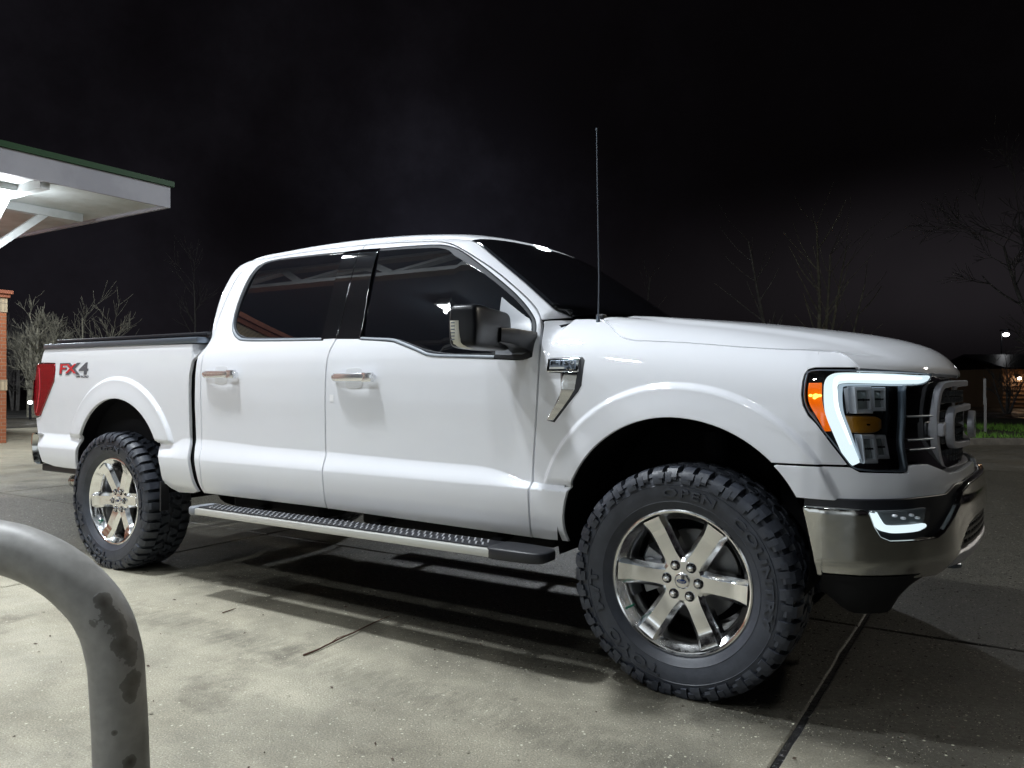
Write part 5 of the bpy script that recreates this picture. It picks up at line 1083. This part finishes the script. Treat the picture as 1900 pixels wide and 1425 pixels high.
brick_box('brick_building', 'small red brick building with tan soldier courses under the lit canopy at the left edge', -21.5, -15.32, -3.4, 3.72, 2.95)
shop = brick_box('brick_building', 'tall red brick wall with tan course standing to the left behind the camera', -17.0, -8.2, -6.6, -3.0, 4.75)
shop2 = thing('shop', 'long white shop behind the camera, added with glowing windows to brighten the chrome', 'building', (-1.5, -13, 0))
WALLW = mat('shop_wall', (.50, .50, .47), .8, noise=(3, (.40, .40, .37), .4, .6)); ADDEDW = emis('added_shop_glow', (.86, .94, 1.0), 1.3)
MB().box(-6.4, 6.2, -15.5, -11.2, -.03, 3.6).build('wall', WALLW, shop2); MB().box(-6.6, 6.4, -15.7, -11.0, 3.601, 3.75, .01).build('roof', BLACKP, shop2)
for x in (-5.9, -3.5, -1.1, 3.4): MB().box(x, x+2.1, -11.19, -11.14, .75, 2.75).build('window', ADDEDW, shop2)  # glowing panes added, unseen, for cool reflections in handles and wheels
MB().box(1.5, 2.9, -11.19, -11.12, 0, 2.5, .01).build('door', SATIN, shop2)
# ------------------------------------------------------------------ canopies
WSTEEL = mat('canopy_white', (.62, .65, .66), .55, noise=(2.2, (.50, .53, .53), .4, .65)); FASC = mat('canopy_fascia', (.38, .38, .42), .6, noise=(1.2, (.33, .33, .37), .4, .6)); GREEN = mat('green_trim', (.012, .055, .016), .6)
SOFF = mat('canopy_soffit', (.62, .66, .66), .6, noise=(1.4, (.50, .53, .51), .42, .62))
LAMPW = emis('canopy_lamp_lens', (.95, .98, 1.0), 14.0)
def canopy(label, x0, x1, y0, y1, z, lamps, cols, truss_y, lab2):
    t = thing('canopy', label, 'canopy', ((x0+x1)/2, (y0+y1)/2, 0))
    MB().box(x0+.06, x1-.06, y0+.06, y1-.06, z+.06, z+.30).build('roof_deck', SOFF, t)
    f = MB(); f.box(x0, x1, y1-.055, y1, z, z+.40); f.box(x0, x1, y0, y0+.055, z, z+.40); f.box(x0, x0+.055, y0+.056, y1-.056, z, z+.40); f.box(x1-.055, x1, y0+.056, y1-.056, z, z+.40); f.build('fascia', FASC, t)
    g_ = MB(); e_ = .055
    g_.box(x0-e_, x1+e_, y1-.05, y1+e_, z+.402, z+.50); g_.box(x0-e_, x1+e_, y0-e_, y0+.05, z+.402, z+.50); g_.box(x0-e_, x0+.05, y0+.051, y1-.051, z+.402, z+.50); g_.box(x1-.05, x1+e_, y0+.051, y1-.051, z+.402, z+.50); g_.build('green_edge', GREEN, t)
    for x in truss_y:
        MB().box(x-.10, x+.10, y0+.5, y1-.45, z-.10, z+.055).build('beam', WSTEEL, t)
    for yy in (3.05, -2.0): MB().box(x0+.5, x1-.12, yy-.08, yy+.08, z-.09, z+.054).build('cross_beam', WSTEEL, t)
    for cx_, cy_ in cols:
        c = MB(); c.box(cx_-.14, cx_+.14, cy_-.14, cy_+.14, -.034, z-.10, .01); cc = c.build('column', WSTEEL, t)
        for dx, dy in ((1.1, 0), (-1.1, 0), (0, 1.1), (0, -1.1)): q = MB().obox((cx_+dx*.13, cy_+dy*.13, z-1.02), (cx_+dx*1.12, cy_+dy*1.12, z-.06), .12, .12); q.build('brace', WSTEEL, cc)
    for i, (lx, ly) in enumerate(lamps):
        l = thing('canopy_lamp', lab2[i], 'lamp', (lx, ly, z), 'lamps under the canopies')
        MB().box(lx-.24, lx+.24, ly-.24, ly+.24, z-.055, z+.058, .01).build('lamp_housing', WSTEEL, l)
        MB().box(lx-.17, lx+.17, ly-.17, ly+.17, z-.066, z-.0555).build('lamp_lens', LAMPW, l)
    return t
canopy('large flat canopy with grey fascia and green edge at the left, lit from below', -24, -12.44, -9, 5.28, 4.5, [(-13.55, 2.88), (-13.5, -1.6), (-18.2, 2.9)], [(-14.75, 2.9)], [-14.75], ['bright square lamp under the far left canopy nearest its corner', 'square lamp under the far left canopy nearer the camera', 'square lamp under the far left canopy farthest back'])
# canopy over the camera side: seen in the glass and the paint
t = thing('overhead_canopy', 'flat white canopy over the forecourt on the near side, mirrored in the truck windows', 'canopy', (-4, -6, 0))
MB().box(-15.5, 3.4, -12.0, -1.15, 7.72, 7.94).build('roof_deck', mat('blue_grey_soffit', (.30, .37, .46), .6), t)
f = MB(); f.box(-15.56, 3.46, -1.15, -1.10, 7.50, 8.1); f.box(-15.56, -15.5, -12, -1.151, 7.50, 8.1); f.box(3.4, 3.46, -12, -1.151, 7.50, 8.1); f.build('fascia', FASC, t)
for y in (-4.6, -9.6):
    b = MB(); b.box(-15.4, 3.3, y-.10, y+.10, 7.56, 7.718); b.box(-15.4, 3.3, y-.11, y+.11, 6.62, 6.80)
    for k in range(9):
        xa = -15.2+k*2.04; b.obox((xa, y, 6.80), (xa+1.02, y, 7.56), .15, .15); b.obox((xa+1.02, y, 7.56), (xa+2.04, y, 6.80), .15, .15)
    b.build('truss', WSTEEL, t)
for x in (-13.5, 2.9):
    for y in (-5.6, -10.6): MB().box(x-.15, x+.15, y-.15, y+.15, -.034, 7.5, .01).build('column', WSTEEL, t)
for i, (x, y, p_, c_) in enumerate(NEAR_LAMPS):
    l = thing('canopy_lamp', ['square lamp at the near edge of the tall canopy above the truck doors', 'square lamp at the near edge of the tall canopy above the truck bed', 'square lamp in the back row of the tall canopy mirrored on the front wing', 'square lamp in the back row of the tall canopy nearest the nose', 'square lamp in the back row of the tall canopy mirrored in the front door glass'][i], 'lamp', (x, y, 4.5), 'lamps under the canopies')
    MB().box(x-.30, x+.30, y-.30, y+.30, ZLAMP+.012, 7.72, .01).build('lamp_housing', WSTEEL, l); MB().box(x-.23, x+.23, y-.23, y+.23, ZLAMP, ZLAMP+.0115).build('lamp_lens', LAMPW, l)
# ------------------------------------------------------------------ trees: bare, with limbs and twigs
BARK = mat('pale_bark', (.30, .29, .22), .85, noise=(9, (.12, .12, .10), .40, .62)); BARK2 = mat('grey_bark', (.18, .175, .165), .9, noise=(7, (.09, .09, .085), .4, .65))
def limb(mb, p, d, L, r, depth, rnd, spread, up, minr, seg=5):
    pts = [p]; rs = [r]; v = d.copy()
    for i in range(seg):
        v = (v+Vector((rnd.uniform(-1, 1), rnd.uniform(-1, 1), rnd.uniform(-.6, 1)))*.13+Vector((0, 0, up))).normalized(); p = p+v*(L/seg); pts.append(p); rs.append(max(minr, r*(1-.55*(i+1)/seg)))
    mb.tube(pts, rs, 6 if r > .03 else (4 if r > .012 else 3), cap=False)
    if depth <= 0: return
    nb = rnd.randint(3, 5) if depth > 1 else rnd.randint(4, 7)
    for k in range(nb):
        f_ = rnd.uniform(.30, 1.0); i = min(seg-1, int(f_*seg)); q = pts[i].lerp(pts[i+1], f_*seg-i) if i+1 < len(pts) else pts[-1]
        ax = (pts[i+1]-pts[i]).normalized(); o_ = ax.orthogonal().normalized(); o_.rotate(Matrix.Rotation(rnd.uniform(0, 2*PI), 3, ax)); dd = (ax+o_*spread*rnd.uniform(.6, 1.3)).normalized()
        limb(mb, q, dd, L*rnd.uniform(.45, .72), rs[i]*rnd.uniform(.45, .65), depth-1, rnd, spread, up, minr, 4)
def tree(nm, label, base, stems, depth, seed, barkm, minr=.006, group=None, spread=.75, up=.05):
    t = thing(nm, label, 'tree', base, group); rnd = random.Random(seed)
    tr = MB(); cr = MB()
    for (dx, dy, h, r, lean) in stems:
        p = Vector(base)+Vector((dx*.25, dy*.25, -.1)); d = Vector((lean[0], lean[1], 1)).normalized(); pts = [p]; rs = [r*1.25]; v = d.copy()
        for i in range(9): v = (v+Vector((rnd.uniform(-1, 1), rnd.uniform(-1, 1), 0))*.05+Vector((0, 0, .02))).normalized(); p = p+v*h/9; pts.append(p); rs.append(r*(1-.8*(i+1)/9)+.006)
        tr.tube(pts, rs, 9, cap=False)
        for i in range(3, 10):
            for k in range(rnd.randint(1, 3)):
                q = pts[i]; ax = (pts[i]-pts[i-1]).normalized(); o_ = ax.orthogonal().normalized(); o_.rotate(Matrix.Rotation(rnd.uniform(0, 2*PI), 3, ax)); dd = (ax*.8+o_*spread).normalized(); limb(cr, q, dd, h*rnd.uniform(.16, .34), rs[i]*.5, depth, rnd, spread, up, minr)
    tr.build('trunk', barkm, t, smooth=True); cr.build('crown', barkm, t, smooth=True, recalc=False); return t
def at(px, D, z=0.):   # helper of the builder: a spot at a bearing and distance
    R_ = cam.matrix_world; f = -(R_.col[2].xyz); r = R_.col[0].xyz; p = R_.translation+f*D+r*((px-950)/1446*D); return (p.x, p.y, z)
tree('bare_tree', 'multi stemmed bare tree with mossy yellow bark and dense lit twigs beside the brick building', at(62, 27), [(-.5, 0, 2.7, .13, (-.16, -.05)), (.2, .2, 3.2, .13, (.05, .02)), (.6, 0, 2.9, .11, (.34, .02)), (0, .4, 2.5, .08, (-.02, .1)), (-.2, .1, 2.4, .06, (-.4, .1))], 2, 5, BARK, .005)
for i, (px, D, sd) in enumerate(((28, 33, 12), (95, 35, 13), (60, 38, 15))):
    tree('brush_tree', ['dense leafless thicket tree nearest the brick building', 'dense leafless thicket tree right of the mossy tree', 'tall leafless thicket tree farthest back behind the mossy tree'][i], at(px, D), [(-.8, 0, 2.9, .05, (-.25, 0)), (0, .3, 3.3, .05, (.05, 0)), (.8, 0, 2.9, .05, (.3, 0)), (.3, .6, 3.0, .04, (-.1, 0)), (-.4, -.3, 2.7, .04, (.15, 0))], 2, sd, BARK2, .0045, 'leafless thicket trees at the left')
tree('bare_tree', 'thin bare tree fanning out behind the truck bed', at(165, 29), [(-.5, 0, 3.1, .05, (-.35, 0)), (0, 0, 3.7, .055, (.0, 0)), (.2, 0, 3.4, .05, (.22, .1)), (.6, 0, 3.3, .04, (.5, .0))], 1, 9, BARK, .006)
tree('bare_tree', 'faint leaning bare tree behind the cab rear', at(350, 40), [(0, 0, 6.4, .08, (.1, 0))], 1, 19, BARK2, .007)
tree('slender_tree', 'single slender pale tree leaning left above the bonnet', at(1447, 24), [(0, 0, 6.0, .08, (-.17, .10))], 0, 21, BARK2, .007, 'slender trees above the bonnet')
tree('slender_tree', 'clump of slender pale stems rising above the bonnet near the headlight', at(1515, 25), [(-.35, 0, 6.3, .09, (-.02, 0)), (.1, .2, 5.6, .055, (.05, .0)), (.5, 0, 5.4, .08, (.12, .02)), (.8, .3, 4.7, .05, (.34, .1))], 0, 23, BARK, .006, 'slender trees above the bonnet')
tree('slender_tree', 'thin faint tree seen past the antenna', at(1180, 32), [(0, 0, 5.6, .05, (.12, 0)), (-.7, 0, 5.4, .04, (-.2, 0))], 0, 29, BARK2, .007, 'slender trees above the bonnet')
tree('bare_tree', 'broad bare tree reaching in with drooping branches at the right edge', at(1985, 22), [(0, 0, 6.0, .16, (-.10, 0)), (0, .2, 5.6, .12, (-.30, .1))], 2, 31, BARK2, .008, up=-.02)
tree('bare_shrub', 'small bare shrub in front of the lit timber house', at(1868, 33), [(-.2, 0, 1.9, .05, (-.4, 0)), (0, 0, 2.2, .05, (.0, 0)), (.3, 0, 2.0, .05, (.35, 0)), (.1, .2, 1.8, .04, (.15, 0))], 1, 33, BARK2, .008)
# ------------------------------------------------------------------ things across the road
h0 = Vector(at(1905, 40)); h = thing('timber_house', 'timber clad house with an orange lit wall and porch lamp at the right edge', 'house', h0[:])
HU = U; HV = Vv
def hp(a, b, z): p = h0+HU*a+HV*b; return (p.x, p.y, z)
SID = mat('timber_siding', (.26, .17, .10), .8); sd_ = MB()
sd_.add([hp(-1.2, .1, -.03), hp(8, .1, -.03), hp(8, 6, -.03), hp(-1.2, 6, -.03), hp(-1.2, .1, 2.0), hp(8, .1, 2.0), hp(8, 6, 2.0), hp(-1.2, 6, 2.0)], [(0, 1, 5, 4), (1, 2, 6, 5), (2, 3, 7, 6), (3, 0, 4, 7)])
for k in range(9):
    z = .05+k*.21
    sd_.add([hp(-1.2, .02, z), hp(8, .02, z), hp(8, .095, z), hp(-1.2, .095, z), hp(-1.2, .085, z+.19), hp(8, .085, z+.19), hp(8, .096, z+.19), hp(-1.2, .096, z+.19)], [(0, 1, 5, 4), (0, 3, 2, 1), (1, 2, 6, 5), (3, 0, 4, 7), (4, 5, 6, 7)])
sd_.build('wall', SID, h)
MB().add([hp(-1.5, -.6, 1.95), hp(8.5, -.6, 1.95), hp(8.5, 3, 2.75), hp(-1.5, 3, 2.75), hp(8.5, 6.6, 1.95), hp(-1.5, 6.6, 1.95), hp(-1.5, -.6, 2.05), hp(8.5, -.6, 2.05), hp(8.5, 3, 2.85), hp(-1.5, 3, 2.85), hp(8.5, 6.6, 2.05), hp(-1.5, 6.6, 2.05)], [(0, 1, 2, 3), (3, 2, 4, 5), (6, 7, 8, 9), (9, 8, 10, 11), (0, 1, 7, 6), (5, 4, 10, 11), (0, 3, 9, 6), (3, 5, 11, 9), (1, 2, 8, 7), (2, 4, 10, 8)]).build('roof', BLACKP, h)
for a in (2.6, 4.2): MB().add([hp(a, -.005, 1.0), hp(a+.7, -.005, 1.0), hp(a+.7, -.005, 2.0), hp(a, -.005, 2.0), hp(a, .08, 1.0), hp(a+.7, .08, 1.0), hp(a+.7, .08, 2.0), hp(a, .08, 2.0)], [(0, 1, 2, 3), (0, 1, 5, 4), (3, 2, 6, 7), (0, 3, 7, 4), (1, 2, 6, 5)]).build('window', GLOSSB, h)
pl_ = thing('porch_lamp', 'glowing warm porch lamp on the timber house wall', 'lamp', hp(-.45, -.12, 1.50)); lb = MB(); sbox(lb, Matrix.Translation(hp(-.45, -.14, 1.50)) @ Matrix.Diagonal((.085, .085, .075, 1)), 1, 8, 12); lb.build('lamp_bulb', emis('porch_glow', (1.0, .82, .62), 30), pl_, smooth=True); MB().obox(hp(-.45, .02, 1.58), hp(-.45, -.16, 1.58), .20, .03).build('lamp_cap', BLACKP, pl_)
dl = bpy.data.lights.new('porch_light', 'POINT'); dl.energy = 7; dl.color = (1.0, .50, .20); dl.shadow_soft_size = .08; do = bpy.data.objects.new('porch_light', dl); C.objects.link(do); do.location = hp(-.45, -.30, 1.46)
sp = thing('street_lamp', 'small bright white street lamp on a thin pole in the far distance at the right', 'street lamp', at(1858, 45)); b0 = Vector(at(1858, 45)); 
sp_m = MB().tube([b0, b0+Vector((0, 0, 4.2)), b0+Vector((0, 0, 4.35))+U*-.0], [.05, .035, .035], 8); sp_m.build('pole', BLACKP, sp); MB().obox(tuple(b0+Vector((0, 0, 4.30))-U*.05), tuple(b0+Vector((0, 0, 4.30))+U*.12-Vv*.5), .16, .10).build('lamp_arm', BLACKP, sp)
lb = MB(); sbox(lb, Matrix.Translation(b0+Vector((0, 0, 4.04))-Vv*.42) @ Matrix.Diagonal((.17, .17, .11, 1)), 1, 8, 12); lb.build('lamp_head', emis('street_glow', (.95, .97, 1.0), 9), sp, smooth=True)
bl = thing('low_lamp', 'small low white lamp glowing by the ground behind the tail lamp', 'lamp', at(56, 25)); b0 = Vector(at(56, 25)); MB().tube([b0, b0+Vector((0, 0, .48))], .04, 10).build('post', BLACKP, bl); lb = MB(); sbox(lb, Matrix.Translation(b0+Vector((0, 0, .55))) @ Matrix.Diagonal((.07, .07, .06, 1)), 1, 8, 12); lb.build('lamp_head', emis('low_glow', (.95, .97, 1.0), 10), bl, smooth=True)
mp_ = thing('marker_post', 'thin grey steel marker post standing in the grass verge', 'post', (.585, 17.06, .1)); q = MB(); q.box(.558, .612, 17.04, 17.048, .08, .85); q.box(.558, .566, 17.048, 17.07, .08, .85); q.box(.604, .612, 17.048, 17.07, .08, .85); q.build('post', CAST, mp_)
MB().box(.545, .600, 17.030, 17.0385, .70, 1.30).build('upper_rail', CAST, mp_)
fb = thing('distant_building', 'dark distant building with a few tiny lit windows beyond the verge', 'building', at(1842, 60)); b0 = Vector(at(1842, 60))
def bp_(a, b, z): p = b0+U*a+Vv*b; return (p.x, p.y, z)
MB().add([bp_(-.6, 0, 0), bp_(4, 0, 0), bp_(4, 3, 0), bp_(-.6, 3, 0), bp_(-.6, 0, 2.4), bp_(4, 0, 2.4), bp_(4, 3, 2.4), bp_(-.6, 3, 2.4)], [(0, 1, 5, 4), (1, 2, 6, 5), (2, 3, 7, 6), (3, 0, 4, 7), (4, 5, 6, 7)]).build('wall', mat('dark_wall', (.05, .045, .05), .8), fb)
WG = emis('window_glow', (.9, .9, 1.0), 1.2)
for a, z in ((-.28, .98), (.02, 1.05), (.30, .93), (.62, 1.0)): MB().add([bp_(a-.05, -.02, z-.06), bp_(a+.05, -.02, z-.06), bp_(a+.05, -.02, z+.06), bp_(a-.05, -.02, z+.06)], [(0, 1, 2, 3)]).build('lit_window', WG, fb)
